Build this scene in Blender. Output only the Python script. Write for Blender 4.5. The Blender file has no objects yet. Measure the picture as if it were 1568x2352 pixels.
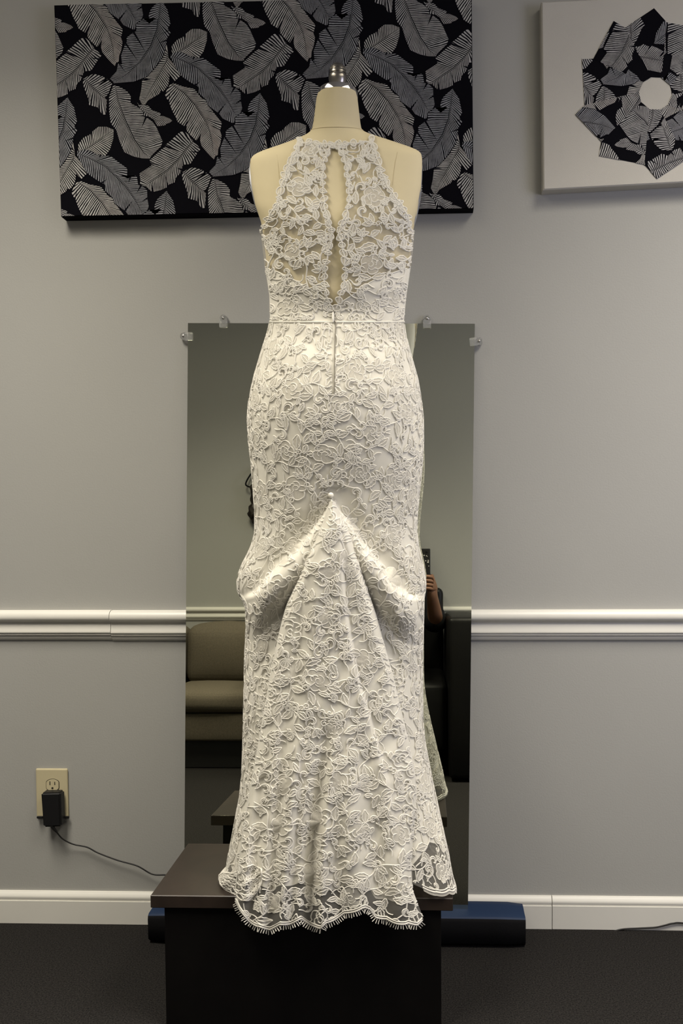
import bpy, bmesh, math, random
import numpy as np
from mathutils import Vector, Matrix

# ------------------------------------------------------------------ camera
F_PX = 1900.0
PP = (915.0, 1255.0)            # principal point of the (cropped) photograph
VP = (978.0, 1182.0)            # where the normal of the back wall vanishes
CAM_H = 0.959
ROLL = math.radians(-0.24)
_a = np.array([(VP[0]-PP[0])/F_PX, -(VP[1]-PP[1])/F_PX, 1.0]); _a /= np.linalg.norm(_a)
_u = np.array([math.sin(ROLL), math.cos(ROLL), 0.0]); _u = _u-_a*np.dot(_u, _a); _u /= np.linalg.norm(_u)
_r = np.cross(_u, _a)
CM = np.array([_r, _a, _u])     # rows: world axes in camera (right, up, forward)
CO = np.array([0.0, 0.0, CAM_H])
scene = bpy.context.scene
cam = bpy.data.cameras.new('camera'); camo = bpy.data.objects.new('camera', cam)
scene.collection.objects.link(camo); scene.camera = camo
cam.sensor_fit = 'VERTICAL'; cam.sensor_height = 24.0; cam.sensor_width = 24.0
cam.lens = F_PX/2352*24.0
cam.shift_x = -(PP[0]-784)/2352.0
cam.shift_y = (PP[1]-1176)/2352.0
cam.clip_start = 0.01; cam.clip_end = 50
_m = Matrix([[CM[i][0], CM[i][1], -CM[i][2], CO[i]] for i in range(3)]+[[0, 0, 0, 1]])
camo.matrix_world = _m

# ------------------------------------------------------------------ light and exposure
vs = scene.view_settings
scene.display_settings.display_device = 'sRGB'
vs.view_transform = 'Standard'; vs.look = 'None'; vs.gamma = 1.0; vs.use_curve_mapping = False
vs.exposure = 0.0
scene.cycles.transparent_max_bounces = 24
world = bpy.data.worlds.new('world'); scene.world = world; world.use_nodes = True
world.node_tree.nodes['Background'].inputs[0].default_value = (0.62, 0.75, 1.0, 1)
world.node_tree.nodes['Background'].inputs[1].default_value = 0.6
CEIL = 2.44
def area(name, loc, rot, sx, sy, power, color, spread=180):
    l = bpy.data.lights.new(name, 'AREA'); l.shape = 'RECTANGLE'; l.size = sx; l.size_y = sy
    l.energy = power; l.color = color; l.spread = math.radians(spread)
    o = bpy.data.objects.new(name, l); scene.collection.objects.link(o); o.location = loc; o.rotation_euler = rot
    return o
TROFFERS = [(-0.95, 0.82), (0.80, 0.82)]
for _i, (_x, _y) in enumerate(TROFFERS):
    area('troffer_lamp', (_x, _y, CEIL-0.035), (0, 0, 0), 0.5, 1.1, 28.5, (1.0, 0.92, 0.79), 112)
area('window_daylight', (1.93, 0.55, 1.35), (0, math.radians(90), 0), 1.15, 0.95, 15.0, (0.82, 0.79, 1.0), 170)

# ------------------------------------------------------------------ helpers
def ray(px, py):
    px = np.asarray(px, float); py = np.asarray(py, float)
    px, py = np.broadcast_arrays(px, py)
    c = np.stack([(px-PP[0])/F_PX, -(py-PP[1])/F_PX, np.ones_like(px)], -1)
    return c@CM.T
def aty(px, py, Y):
    r = ray(px, py); return CO+r*((np.asarray(Y, float)-CO[1])/r[..., 1])[..., None]

LOC = {}
def mesh_obj(name, V, F, mats, parent=None, smooth=True, origin=None, uv=None, midx=None):
    V = np.asarray(V, float).reshape(-1, 3)
    me = bpy.data.meshes.new(name)
    base = np.zeros(3) if origin is None else np.asarray(origin, float)
    if parent is not None: base = LOC[parent]
    me.vertices.add(len(V)); me.vertices.foreach_set('co', (V-base).ravel())
    if isinstance(F, np.ndarray):
        k = F.shape[1]; n = len(F); loops = F.ravel(); starts = np.arange(n)*k; tot = np.full(n, k)
    else:
        tot = np.array([len(q) for q in F]); loops = np.array([i for q in F for i in q]); n = len(F)
        starts = np.concatenate([[0], np.cumsum(tot)[:-1]]) if n else np.zeros(0)
    me.loops.add(len(loops)); me.loops.foreach_set('vertex_index', loops.astype(np.int32))
    me.polygons.add(n); me.polygons.foreach_set('loop_start', starts.astype(np.int32))
    try: me.polygons.foreach_set('loop_total', tot.astype(np.int32))
    except Exception: pass
    me.polygons.foreach_set('use_smooth', np.full(n, smooth))
    if midx is not None: me.polygons.foreach_set('material_index', np.asarray(midx, np.int32))
    if uv is not None:
        l = me.uv_layers.new(name='UVMap'); l.data.foreach_set('uv', np.asarray(uv, float)[loops.astype(int)].ravel())
    me.update(calc_edges=True); me.validate()
    for m in (mats if isinstance(mats, (list, tuple)) else [mats]): me.materials.append(m)
    o = bpy.data.objects.new(name, me); scene.collection.objects.link(o)
    if parent is not None: o.parent = parent
    elif origin is not None: o.location = base
    LOC[o] = base
    return o
def tag(o, label=None, cat=None, group=None, kind=None):
    if label: o['label'] = label
    if cat: o['category'] = cat
    if group: o['group'] = group
    if kind: o['kind'] = kind
    return o
def thing(name, loc, label, cat, group=None):
    o = bpy.data.objects.new(name, None); scene.collection.objects.link(o); o.location = loc
    o.empty_display_size = 0.05
    LOC[o] = np.asarray(loc, float); return tag(o, label, cat, group)

class MB:
    def __init__(s): s.V = []; s.F = []
    def add(s, V, F):
        n = len(s.V); s.V += [tuple(v) for v in V]; s.F += [tuple(i+n for i in q) for q in F]; return s
    def box(s, x0, x1, y0, y1, z0, z1, bev=0.0, seg=2, fn=None, sub=0):
        bm = bmesh.new(); bmesh.ops.create_cube(bm, size=1)
        for v in bm.verts:
            v.co = Vector(((x0+x1)/2+v.co.x*(x1-x0), (y0+y1)/2+v.co.y*(y1-y0), (z0+z1)/2+v.co.z*(z1-z0)))
        if bev > 0: bmesh.ops.bevel(bm, geom=bm.edges[:], offset=bev, segments=seg, affect='EDGES', profile=0.5)
        if sub: bmesh.ops.subdivide_edges(bm, edges=bm.edges[:], cuts=sub, use_grid_fill=True)
        bm.verts.index_update()
        V = [v.co.copy() for v in bm.verts]; F = [[v.index for v in f.verts] for f in bm.faces]; bm.free()
        if fn: V = [fn(v) for v in V]
        return s.add(V, F)
    def tube(s, pts, r, n=8, caps=True):
        pts = [Vector(p) for p in pts]; rings = []; up = Vector((0.13, 0.29, 0.95))
        k = len(s.V)
        for i, p in enumerate(pts):
            t = (pts[min(i+1, len(pts)-1)]-pts[max(i-1, 0)]).normalized()
            a = t.cross(up)
            if a.length < 1e-4: a = t.cross(Vector((1, 0, 0)))
            a.normalize(); b = t.cross(a); rr = r[i] if isinstance(r, (list, tuple)) else r
            for j in range(n):
                q = 2*math.pi*j/n; s.V.append(tuple(p+a*math.cos(q)*rr+b*math.sin(q)*rr))
        for i in range(len(pts)-1):
            for j in range(n):
                s.F.append((k+i*n+j, k+i*n+(j+1) % n, k+(i+1)*n+(j+1) % n, k+(i+1)*n+j))
        if caps:
            s.F.append(tuple(k+j for j in range(n))[::-1]); s.F.append(tuple(k+(len(pts)-1)*n+j for j in range(n)))
        return s
    def lathe(s, prof, c, axis='z', n=32, capb=True, capt=True):
        k = len(s.V)
        for (r, h) in prof:
            for j in range(n):
                q = 2*math.pi*j/n; u, v = r*math.cos(q), r*math.sin(q)
                s.V.append((c[0]+u, c[1]+v, c[2]+h) if axis == 'z' else ((c[0]+u, c[1]+h, c[2]+v) if axis == 'y' else (c[0]+h, c[1]+u, c[2]+v)))
        for i in range(len(prof)-1):
            for j in range(n):
                s.F.append((k+i*n+j, k+i*n+(j+1) % n, k+(i+1)*n+(j+1) % n, k+(i+1)*n+j))
        if capb: s.F.append(tuple(k+j for j in range(n))[::-1])
        if capt: s.F.append(tuple(k+(len(prof)-1)*n+j for j in range(n)))
        return s
    def extrude_x(s, prof, x0, x1):          # closed (y,z) profile swept along x
        k = len(s.V); n = len(prof)
        for x in (x0, x1):
            for (y, z) in prof: s.V.append((x, y, z))
        for j in range(n): s.F.append((k+j, k+(j+1) % n, k+n+(j+1) % n, k+n+j))
        s.F.append(tuple(k+j for j in range(n))[::-1]); s.F.append(tuple(k+n+j for j in range(n)))
        return s
    def build(s, name, mat, parent=None, smooth=True, origin=None):
        o = mesh_obj(name, np.array(s.V), s.F, mat, parent, smooth, origin)
        if smooth: sharp(o)
        return o
def sharp(o, ang=40):
    bm = bmesh.new(); bm.from_mesh(o.data); bmesh.ops.recalc_face_normals(bm, faces=bm.faces[:])
    for e in bm.edges:
        if len(e.link_faces) == 2 and e.calc_face_angle(0) > math.radians(ang): e.smooth = False
    bm.to_mesh(o.data); bm.free()
def grid_faces(nr, nc, wrap=False):
    i = np.arange(nr-1)[:, None]; j = np.arange(nc if wrap else nc-1)[None, :]
    a = i*nc+j; b = i*nc+(j+1) % nc
    return np.stack([a, b, b+nc, a+nc], -1).reshape(-1, 4)

# ------------------------------------------------------------------ materials
def mat(name, col, rough=0.6, metal=0.0, spec=0.5, noise=0.0, nscale=40.0, bump=0.0, bscale=200.0, sheen=0.0, trans=0.0, coords='Object', col2=None):
    m = bpy.data.materials.new(name); m.use_nodes = True; nt = m.node_tree
    b = nt.nodes['Principled BSDF']; b.inputs['Base Color'].default_value = (*col, 1)
    b.inputs['Roughness'].default_value = rough; b.inputs['Metallic'].default_value = metal
    b.inputs['Specular IOR Level'].default_value = spec
    if sheen: b.inputs['Sheen Weight'].default_value = sheen
    if trans: b.inputs['Transmission Weight'].default_value = trans
    tc = nt.nodes.new('ShaderNodeTexCoord')
    if noise or col2:
        n = nt.nodes.new('ShaderNodeTexNoise'); n.inputs['Scale'].default_value = nscale; n.inputs['Detail'].default_value = 6
        nt.links.new(tc.outputs[coords], n.inputs['Vector'])
        r = nt.nodes.new('ShaderNodeValToRGB'); r.color_ramp.elements[0].position = 0.3; r.color_ramp.elements[1].position = 0.7
        c2 = col2 if col2 else tuple(c*(1-noise) for c in col)
        r.color_ramp.elements[0].color = (*c2, 1); r.color_ramp.elements[1].color = (*col, 1)
        nt.links.new(n.outputs['Fac'], r.inputs['Fac']); nt.links.new(r.outputs['Color'], b.inputs['Base Color'])
    if bump:
        n2 = nt.nodes.new('ShaderNodeTexNoise'); n2.inputs['Scale'].default_value = bscale; n2.inputs['Detail'].default_value = 4
        nt.links.new(tc.outputs[coords], n2.inputs['Vector'])
        bp = nt.nodes.new('ShaderNodeBump'); bp.inputs['Strength'].default_value = bump; bp.inputs['Distance'].default_value = 0.002
        nt.links.new(n2.outputs['Fac'], bp.inputs['Height']); nt.links.new(bp.outputs['Normal'], b.inputs['Normal'])
    return m
M = {}
M['wall'] = mat('grey_wall_paint', (0.384, 0.384, 0.366), 0.7, spec=0.25, bump=0.12, bscale=260, noise=0.03, nscale=3)
M['white_trim'] = mat('white_trim_paint', (0.72, 0.71, 0.66), 0.38, noise=0.04, nscale=8)
M['ceiling'] = mat('white_ceiling', (0.40, 0.39, 0.37), 0.9, bump=0.3, bscale=120)
M['carpet'] = mat('charcoal_carpet', (0.030, 0.028, 0.0265), 0.95, spec=0.05, col2=(0.006, 0.006, 0.006), nscale=330, bump=1.0, bscale=420)
M['black_canvas'] = mat('black_printed_cotton', (0.003, 0.003, 0.005), 0.9, spec=0.06, bump=0.15, bscale=900)
M['white_canvas'] = mat('primed_canvas', (0.50, 0.485, 0.445), 0.8, spec=0.2, bump=0.25, bscale=700, noise=0.03, nscale=15)
M['glass_mirror'] = mat('mirror_silver', (0.77, 0.785, 0.66), 0.005, metal=1.0)
M['mirror_edge'] = mat('mirror_glass_edge', (0.10, 0.13, 0.11), 0.15, spec=0.7)
M['clear_plastic'] = mat('clear_plastic', (0.93, 0.94, 0.93), 0.06, spec=0.6, trans=0.85)
M['chrome'] = mat('chrome', (0.86, 0.84, 0.80), 0.07, metal=1.0)
M['steel'] = mat('screw_steel', (0.55, 0.54, 0.52), 0.25, metal=1.0)
M['pewter'] = mat('dull_pewter', (0.36, 0.34, 0.31), 0.30, metal=1.0, noise=0.15, nscale=30)
M['linen'] = mat('cream_form_cloth', (0.64, 0.56, 0.36), 0.85, spec=0.2, bump=0.08, bscale=900, noise=0.04, nscale=12)
M['seam'] = mat('form_seam_thread', (0.56, 0.48, 0.30), 0.9, spec=0.1)
M['armplate'] = mat('grey_arm_plate', (0.45, 0.47, 0.52), 0.35, metal=0.6)
M['lining'] = mat('ivory_satin_lining', (0.77, 0.75, 0.665), 0.55, spec=0.35, sheen=0.1, bump=0.05, bscale=30)
M['zip'] = mat('beige_zip_coil', (0.22, 0.20, 0.155), 0.6)
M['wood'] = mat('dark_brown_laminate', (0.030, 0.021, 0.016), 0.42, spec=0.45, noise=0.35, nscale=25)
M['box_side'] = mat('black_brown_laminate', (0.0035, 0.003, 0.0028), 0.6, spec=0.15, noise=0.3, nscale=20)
M['blue'] = mat('navy_vinyl', (0.008, 0.022, 0.060), 0.6, spec=0.25, bump=0.1, bscale=80)
M['ivory_plastic'] = mat('ivory_outlet_plastic', (0.55, 0.49, 0.32), 0.35)
M['slot'] = mat('outlet_slot_dark', (0.02, 0.016, 0.01), 0.8)
M['black_plastic'] = mat('black_plastic', (0.008, 0.008, 0.009), 0.45, spec=0.4)
M['black_rubber'] = mat('black_cord_rubber', (0.006, 0.006, 0.006), 0.6, spec=0.3)
M['sofa'] = mat('beige_sofa_fabric', (0.125, 0.108, 0.080), 0.95, spec=0.1, noise=0.25, nscale=180, bump=0.3, bscale=500)
M['sofa_leg'] = mat('black_sofa_leg', (0.006, 0.006, 0.006), 0.6)
M['leather'] = mat('black_leather', (0.004, 0.004, 0.004), 0.45, spec=0.2, bump=0.1, bscale=160)
M['skin'] = mat('skin', (0.21, 0.105, 0.060), 0.55, spec=0.35, noise=0.08, nscale=20)
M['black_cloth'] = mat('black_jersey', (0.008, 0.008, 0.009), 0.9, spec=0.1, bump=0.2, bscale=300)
M['hair'] = mat('dark_brown_hair', (0.015, 0.010, 0.007), 0.5, bump=0.6, bscale=90)
M['eye_white'] = mat('eye_white', (0.75, 0.73, 0.70), 0.25)
M['iris'] = mat('brown_iris', (0.03, 0.015, 0.008), 0.2)
M['fleck'] = mat('pale_case_fleck', (0.55, 0.53, 0.50), 0.5)
M['screen'] = mat('dark_phone_glass', (0.004, 0.004, 0.005), 0.08, spec=0.6)
M['metal_frame'] = mat('white_lamp_frame', (0.72, 0.72, 0.70), 0.4)
M['button'] = mat('pearl_button', (0.80, 0.77, 0.68), 0.25, spec=0.6, sheen=0.2)
def emit(name, col, st):
    m = bpy.data.materials.new(name); m.use_nodes = True; nt = m.node_tree; nt.nodes.remove(nt.nodes['Principled BSDF'])
    e = nt.nodes.new('ShaderNodeEmission'); e.inputs[0].default_value = (*col, 1); e.inputs[1].default_value = st
    nt.links.new(e.outputs[0], nt.nodes['Material Output'].inputs[0]); return m
M['diffuser'] = emit('lit_diffuser', (1.0, 0.90, 0.72), 4.0)
M['pane'] = emit('daylit_window_pane', (0.72, 0.80, 1.0), 1.5)
def sheer(name, col, opacity, scale):
    m = bpy.data.materials.new(name); m.use_nodes = True; nt = m.node_tree; nt.nodes.remove(nt.nodes['Principled BSDF'])
    d = nt.nodes.new('ShaderNodeBsdfDiffuse'); d.inputs[0].default_value = (*col, 1)
    t2 = nt.nodes.new('ShaderNodeBsdfTranslucent'); t2.inputs[0].default_value = (*col, 1)
    mm = nt.nodes.new('ShaderNodeMixShader'); mm.inputs[0].default_value = 0.3
    t = nt.nodes.new('ShaderNodeBsdfTransparent'); mx = nt.nodes.new('ShaderNodeMixShader')
    nt.links.new(d.outputs[0], mm.inputs[1]); nt.links.new(t2.outputs[0], mm.inputs[2])
    nt.links.new(t.outputs[0], mx.inputs[1]); nt.links.new(mm.outputs[0], mx.inputs[2])
    tc = nt.nodes.new('ShaderNodeTexCoord'); n = nt.nodes.new('ShaderNodeTexNoise'); n.inputs['Scale'].default_value = scale
    nt.links.new(tc.outputs['Object'], n.inputs['Vector'])
    mr = nt.nodes.new('ShaderNodeMapRange'); mr.inputs['To Min'].default_value = opacity*0.75; mr.inputs['To Max'].default_value = opacity*1.25
    nt.links.new(n.outputs['Fac'], mr.inputs['Value']); nt.links.new(mr.outputs[0], mx.inputs[0])
    nt.links.new(mx.outputs[0], nt.nodes['Material Output'].inputs[0]); return m
M['tulle'] = sheer('ivory_tulle_net', (0.80, 0.775, 0.70), 0.20, 60)
M['petal'] = sheer('dense_lace_fill', (0.82, 0.795, 0.715), 0.62, 250)
M['lace'] = mat('ivory_lace_cord', (0.82, 0.795, 0.715), 0.7, spec=0.25, sheen=0.2, bump=0.3, bscale=900)

M['lace'].node_tree.nodes['Principled BSDF'].inputs['Alpha'].default_value = 0.80
def leaf_material(name, ink):
    m = bpy.data.materials.new(name); m.use_nodes = True; nt = m.node_tree; N = nt.nodes; L = nt.links
    b = N['Principled BSDF']; b.inputs['Roughness'].default_value = 0.85; b.inputs['Specular IOR Level'].default_value = 0.06
    uv = N.new('ShaderNodeUVMap'); uv.uv_map = 'UVMap'
    sp = N.new('ShaderNodeSeparateXYZ'); L.new(uv.outputs[0], sp.inputs[0])
    tc = N.new('ShaderNodeTexCoord')
    ns = N.new('ShaderNodeTexNoise'); ns.inputs['Scale'].default_value = 26; ns.inputs['Detail'].default_value = 3
    L.new(tc.outputs['Object'], ns.inputs['Vector'])
    def mth(op, a, bb=None, c=None):
        n = N.new('ShaderNodeMath'); n.operation = op
        for i, q in enumerate((a, bb, c)):
            if q is None: continue
            if isinstance(q, (int, float)): n.inputs[i].default_value = q
            else: L.new(q, n.inputs[i])
        return n.outputs[0]
    u = mth('MULTIPLY_ADD', ns.outputs['Fac'], 1.1, sp.outputs[0])
    fr = mth('FRACT', u)
    nd = N.new('ShaderNodeTexNoise'); nd.inputs['Scale'].default_value = 60; L.new(tc.outputs['Object'], nd.inputs['Vector'])
    duty = mth('MULTIPLY_ADD', nd.outputs['Fac'], 0.5, 0.27)
    line = mth('LESS_THAN', fr, duty)
    v = sp.outputs[1]
    inner = mth('MULTIPLY', mth('GREATER_THAN', v, 0.05), mth('LESS_THAN', v, 0.965))
    rib = mth('LESS_THAN', v, 0.018)
    k = mth('MAXIMUM', mth('MULTIPLY', line, inner), mth('MULTIPLY', rib, 0.55))
    mx = N.new('ShaderNodeMix'); mx.data_type = 'RGBA'
    mx.inputs[6].default_value = (0.003, 0.003, 0.006, 1); mx.inputs[7].default_value = (*ink, 1)
    L.new(k, mx.inputs[0]); L.new(mx.outputs[2], b.inputs['Base Color'])
    return m
M['leaf'] = leaf_material('leaf_print_pale', (0.44, 0.43, 0.42)); M['leaf2'] = leaf_material('leaf_print_mid', (0.37, 0.365, 0.37)); M['leaf3'] = leaf_material('leaf_print_slate', (0.27, 0.275, 0.30))
TONE = dict(A=0, F=0, E=0, H=1, J=1, B=1, C=1, D=2, G=2)

# ------------------------------------------------------------------ room shell
YW = 1.90; YF = -0.60; XL = -2.30; XR = 1.90
def struct(o): o['kind'] = 'structure'; return o
struct(MB().box(XL-0.1, XR+0.1, YF-0.1, YW+0.1, -0.08, 0).build('floor', M['carpet'], smooth=False))
struct(MB().box(XL-0.1, XR+0.1, YF-0.1, YW+0.1, CEIL, CEIL+0.08).build('ceiling', M['ceiling'], smooth=False))
struct(MB().box(XL-0.1, XR+0.1, YW, YW+0.1, 0, CEIL).build('wall_back', M['wall'], smooth=False))
struct(MB().box(XL-0.1, XR+0.1, YF-0.1, YF, 0, CEIL).build('wall_front', M['wall'], smooth=False))
struct(MB().box(XL-0.1, XL, YF, YW, 0, CEIL).build('wall_left', M['wall'], smooth=False))
WY0, WY1, WZ0, WZ1 = 0.05, 1.05, 0.75, 1.95
wr = MB()
wr.box(XR, XR+0.1, YF, WY0, 0, CEIL); wr.box(XR, XR+0.1, WY1, YW, 0, CEIL)
wr.box(XR, XR+0.1, WY0, WY1, 0, WZ0); wr.box(XR, XR+0.1, WY0, WY1, WZ1, CEIL)
struct(wr.build('wall_right', M['wall'], smooth=False))
win = bpy.data.objects.new('window_1', None); scene.collection.objects.link(win); win.location = (XR, 0.55, WZ0); LOC[win] = np.array([XR, 0.55, WZ0]); struct(win)
wf = MB()
for a in ((WY0, WY0+0.05, WZ0, WZ1), (WY1-0.05, WY1, WZ0, WZ1), (WY0, WY1, WZ0, WZ0+0.05), (WY0, WY1, WZ1-0.05, WZ1), (WY0, WY1, 1.325, 1.375)):
    wf.box(XR+0.02, XR+0.07, a[0], a[1], a[2], a[3], 0.004)
wf.build('window_frame', M['white_trim'], win, smooth=False)
for z0, z1 in ((WZ0+0.05, 1.325), (1.375, WZ1-0.05)):
    MB().box(XR+0.05, XR+0.056, WY0+0.05, WY1-0.05, z0, z1).build('pane', M['pane'], win, smooth=False)

def zpx(py, Y, px=784): return float(aty(px, py, Y)[2])
# chair rail: bullnose, cove, flat band, beads
def rail_profile(zt, s=1.0, Y=YW, sgn=-1, simple=False):
    pr = [(0, 0), (-.010, 0), (-.017, -.003), (-.021, -.008), (-.023, -.014), (-.0225, -.020), (-.019, -.0245),
          (-.012, -.0265), (-.0105, -.031), (-.0115, -.032), (-.0135, -.046), (-.0155, -.050), (-.0150, -.0525), (-.0105, -.0535),
          (-.0105, -.0555), (-.0125, -.0575), (-.0105, -.0600), (-.0080, -.0605), (-.0075, -.0655), (-.0055, -.068), (-.004, -.0705), (0, -.0705)]
    return [(Y+sgn*-a*s, zt+b*s) for a, b in pr]
ZR = zpx(1402.5, YW-0.02)
xj = float(aty(252, 1440, YW-0.02)[0])
struct(MB().extrude_x(rail_profile(ZR), xj, XR).build('trim_1', M['white_trim']))
struct(MB().extrude_x(rail_profile(ZR+0.0005, 0.985), XL, xj-0.0012).build('trim_2', M['white_trim']))
ZRF = 0.7015
struct(MB().extrude_x(rail_profile(ZRF, 1.0, YF, 1), XL, XR).build('trim_3', M['white_trim']))
def base_profile(h, Y=YW, sgn=-1, t=0.013):
    pr = [(0, 0), (t, 0), (t, h-.020), (t-.003, h-.0205), (t-.003, h-.018), (t-.001, h-.014), (t-.002, h-.008), (t-.007, h-.003), (t-.009, h), (0, h)]
    return [(Y+sgn*a, b) for a, b in pr]
HB = zpx(2056, YW-0.01); xb = float(aty(1268, 2100, YW-0.013)[0])
bb = bpy.data.objects.new('baseboard_back', None); scene.collection.objects.link(bb); bb.location = (xb, YW, 0); LOC[bb] = np.array([xb, YW, 0]); struct(bb)
MB().extrude_x(base_profile(HB), XL, xb-0.0008).build('board', M['white_trim'], bb)
MB().extrude_x(base_profile(HB, t=0.0126), xb+0.0008, XR).build('board', M['white_trim'], bb)
struct(MB().extrude_x(base_profile(0.076, YF, 1), XL, XR).build('baseboard_front', M['white_trim']))

for i, (x, y) in enumerate(TROFFERS):
    t = thing('ceiling_light', (x, y, CEIL), 'rectangular ceiling light panel on the %s side of the room' % ('left' if i == 0 else 'right'), 'ceiling light', 'ceiling lights')
    fm = MB()
    for a in ((x-.30, x-.26, y-.6, y+.6), (x+.26, x+.30, y-.6, y+.6), (x-.26, x+.26, y-.6, y-.56), (x-.26, x+.26, y+.56, y+.6)):
        fm.box(a[0], a[1], a[2], a[3], CEIL-.03, CEIL-.0005, .003)
    fm.build('frame', M['metal_frame'], t, smooth=False)
    MB().box(x-.26, x+.26, y-.56, y+.56, CEIL-.022, CEIL-.014).build('diffuser', M['diffuser'], t, smooth=False)

# ------------------------------------------------------------------ leaf print (traced repeat)
def _z(pts): return [(x*1.8125-882, y*1.8125-784) for x, y in pts]
LEAVES = {}
LEAVES['E'] = (_z([(215, 960), (330, 880), (435, 805)]),
    _z([(215, 955), (215, 890), (250, 850), (285, 835), (300, 872), (305, 812), (340, 784), (390, 785), (435, 805)]),
    _z([(222, 968), (290, 945), (340, 960), (385, 972), (415, 930), (435, 860), (435, 805)]))
LEAVES['J'] = ([(200, 400), (250, 450), (370, 572), (460, 577), (565, 575)],
    [(230, 395), (300, 405), (340, 455), (440, 490), (430, 520), (470, 520), (540, 550), (565, 575)],
    [(170, 370), (250, 530), (310, 530), (365, 570), (385, 610), (405, 638), (485, 630), (500, 610), (535, 600), (565, 575)])
LEAVES['H'] = ([(690, 1150), (780, 1250), (870, 1330), (945, 1390)],
    [(700, 1145), (720, 1130), (800, 1095), (925, 1130), (925, 1200), (892, 1270), (950, 1150), (1010, 1205), (965, 1320), (920, 1372), (945, 1390)],
    [(685, 1150), (672, 1160), (680, 1235), (740, 1400), (742, 1455), (842, 1482), (850, 1400), (872, 1530), (895, 1565), (935, 1565), (945, 1390)])
LEAVES['B'] = (_z([(445, 530), (460, 620), (500, 740), (560, 870), (620, 950), (660, 980)]),
    _z([(430, 535), (405, 600), (405, 690), (415, 770), (450, 810), (470, 880), (500, 950), (560, 975), (610, 985), (660, 985)]),
    [(-60, 180), (0, 205), (60, 240), (105, 300), (100, 380), (170, 410), (245, 470), (250, 530), (218, 660), (290, 540), (360, 590), (405, 660), (430, 720), (465, 800), (450, 860), (350, 950), (314, 992)])
LEAVES['C'] = ([(800, 810), (730, 890), (640, 1010), (530, 1120), (400, 1210), (250, 1312)],
    [(790, 790), (720, 690), (650, 695), (567, 770), (735, 872), (550, 790), (487, 840), (685, 940), (475, 870), (440, 890), (300, 1020), (430, 1085), (330, 1075), (190, 1165), (205, 1240), (200, 1290), (250, 1312)],
    [(810, 815), (890, 890), (870, 918), (745, 918), (850, 942), (820, 990), (770, 1068), (690, 1072), (615, 1105), (652, 1180), (605, 1215), (595, 1275), (525, 1300), (482, 1170), (508, 1330), (440, 1360), (358, 1380), (345, 1285), (325, 1370), (270, 1312), (250, 1312)])
LEAVES['A'] = ([(560, 165), (700, 250), (830, 390), (930, 550), (985, 680), (1015, 800), (1022, 900), (1035, 1010)],
    [(540, 170), (485, 255), (480, 290), (515, 355), (550, 225), (530, 380), (560, 470), (610, 560), (612, 592), (690, 642), (752, 540), (725, 640), (720, 690), (760, 740), (840, 815), (888, 710), (875, 800), (890, 860), (950, 930), (1000, 980), (1035, 1010)],
    [(580, 150), (690, 190), (820, 215), (860, 270), (900, 320), (960, 350), (975, 400), (1062, 515), (1132, 600), (1115, 672), (985, 622), (1108, 690), (1127, 745), (1110, 840), (1085, 900), (1080, 965), (1050, 972), (1035, 1010)])
LEAVES['F'] = ([(514, -210), (500, -110), (387, 104), (296, 267), (240, 395)],
    [(514, -304), (459, -204), (414, -68), (330, 30), (235, 90), (330, 112), (222, 125), (212, 231), (191, 330), (215, 375), (235, 398)],
    [(522, -140), (600, -40), (678, 60), (590, 145), (540, 50), (530, 150), (520, 190), (470, 250), (438, 238), (425, 275), (290, 350), (262, 392), (240, 395)])
LEAVES['D'] = ([(550, -159), (695, -104), (858, -23), (985, 95), (1090, 205), (1190, 345), (1284, 524)],
    [(550, -186), (659, -204), (767, -150), (795, -104), (858, -132), (930, -132), (1021, -59), (1121, 13), (1112, 122), (1122, 180), (1180, 100), (1225, 85), (1240, 200), (1215, 292), (1290, 210), (1342, 255), (1342, 320), (1262, 395), (1345, 360), (1357, 440), (1335, 490), (1284, 524)],
    [(541, -150), (622, 13), (677, 86), (770, 150), (885, 130), (867, 204), (858, 267), (949, 352), (967, 412), (1066, 485), (1172, 372), (1092, 503), (1130, 557), (1257, 612), (1284, 524)])
_g = [(450+1115, -766+1052)]
LEAVES['G'] = ([(1555, 262), (1515, 600), (1450, 780), (1330, 950), (1190, 1090), (1020, 1197)],
    [(1540, 275), (1440, 360), (1410, 440), (1422, 540), (1490, 660), (1370, 465), (1265, 540), (1270, 620), (1385, 860), (1222, 640), (1155, 690), (1162, 740), (1305, 970), (1142, 760), (1095, 890), (1110, 1000), (1165, 1095), (1065, 980), (1050, 1070), (975, 1150), (1020, 1197)],
    [(1567, 286), (1629, 377), (1650, 470), (1665, 540), (1622, 610), (1525, 660), (1674, 612), (1660, 660), (1629, 694), (1515, 757), (1620, 743), (1592, 884), (1484, 1038), (1393, 1138), (1248, 1192), (1020, 1205)])
ORDER = 'EJHBCAFDG'
def resample(pts, n):
    p = np.array(pts, float); d = np.r_[0, np.cumsum(np.hypot(*np.diff(p, axis=0).T))]; t = np.linspace(0, d[-1], n)
    return np.stack([np.interp(t, d, p[:, 0]), np.interp(t, d, p[:, 1])], -1)
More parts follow.
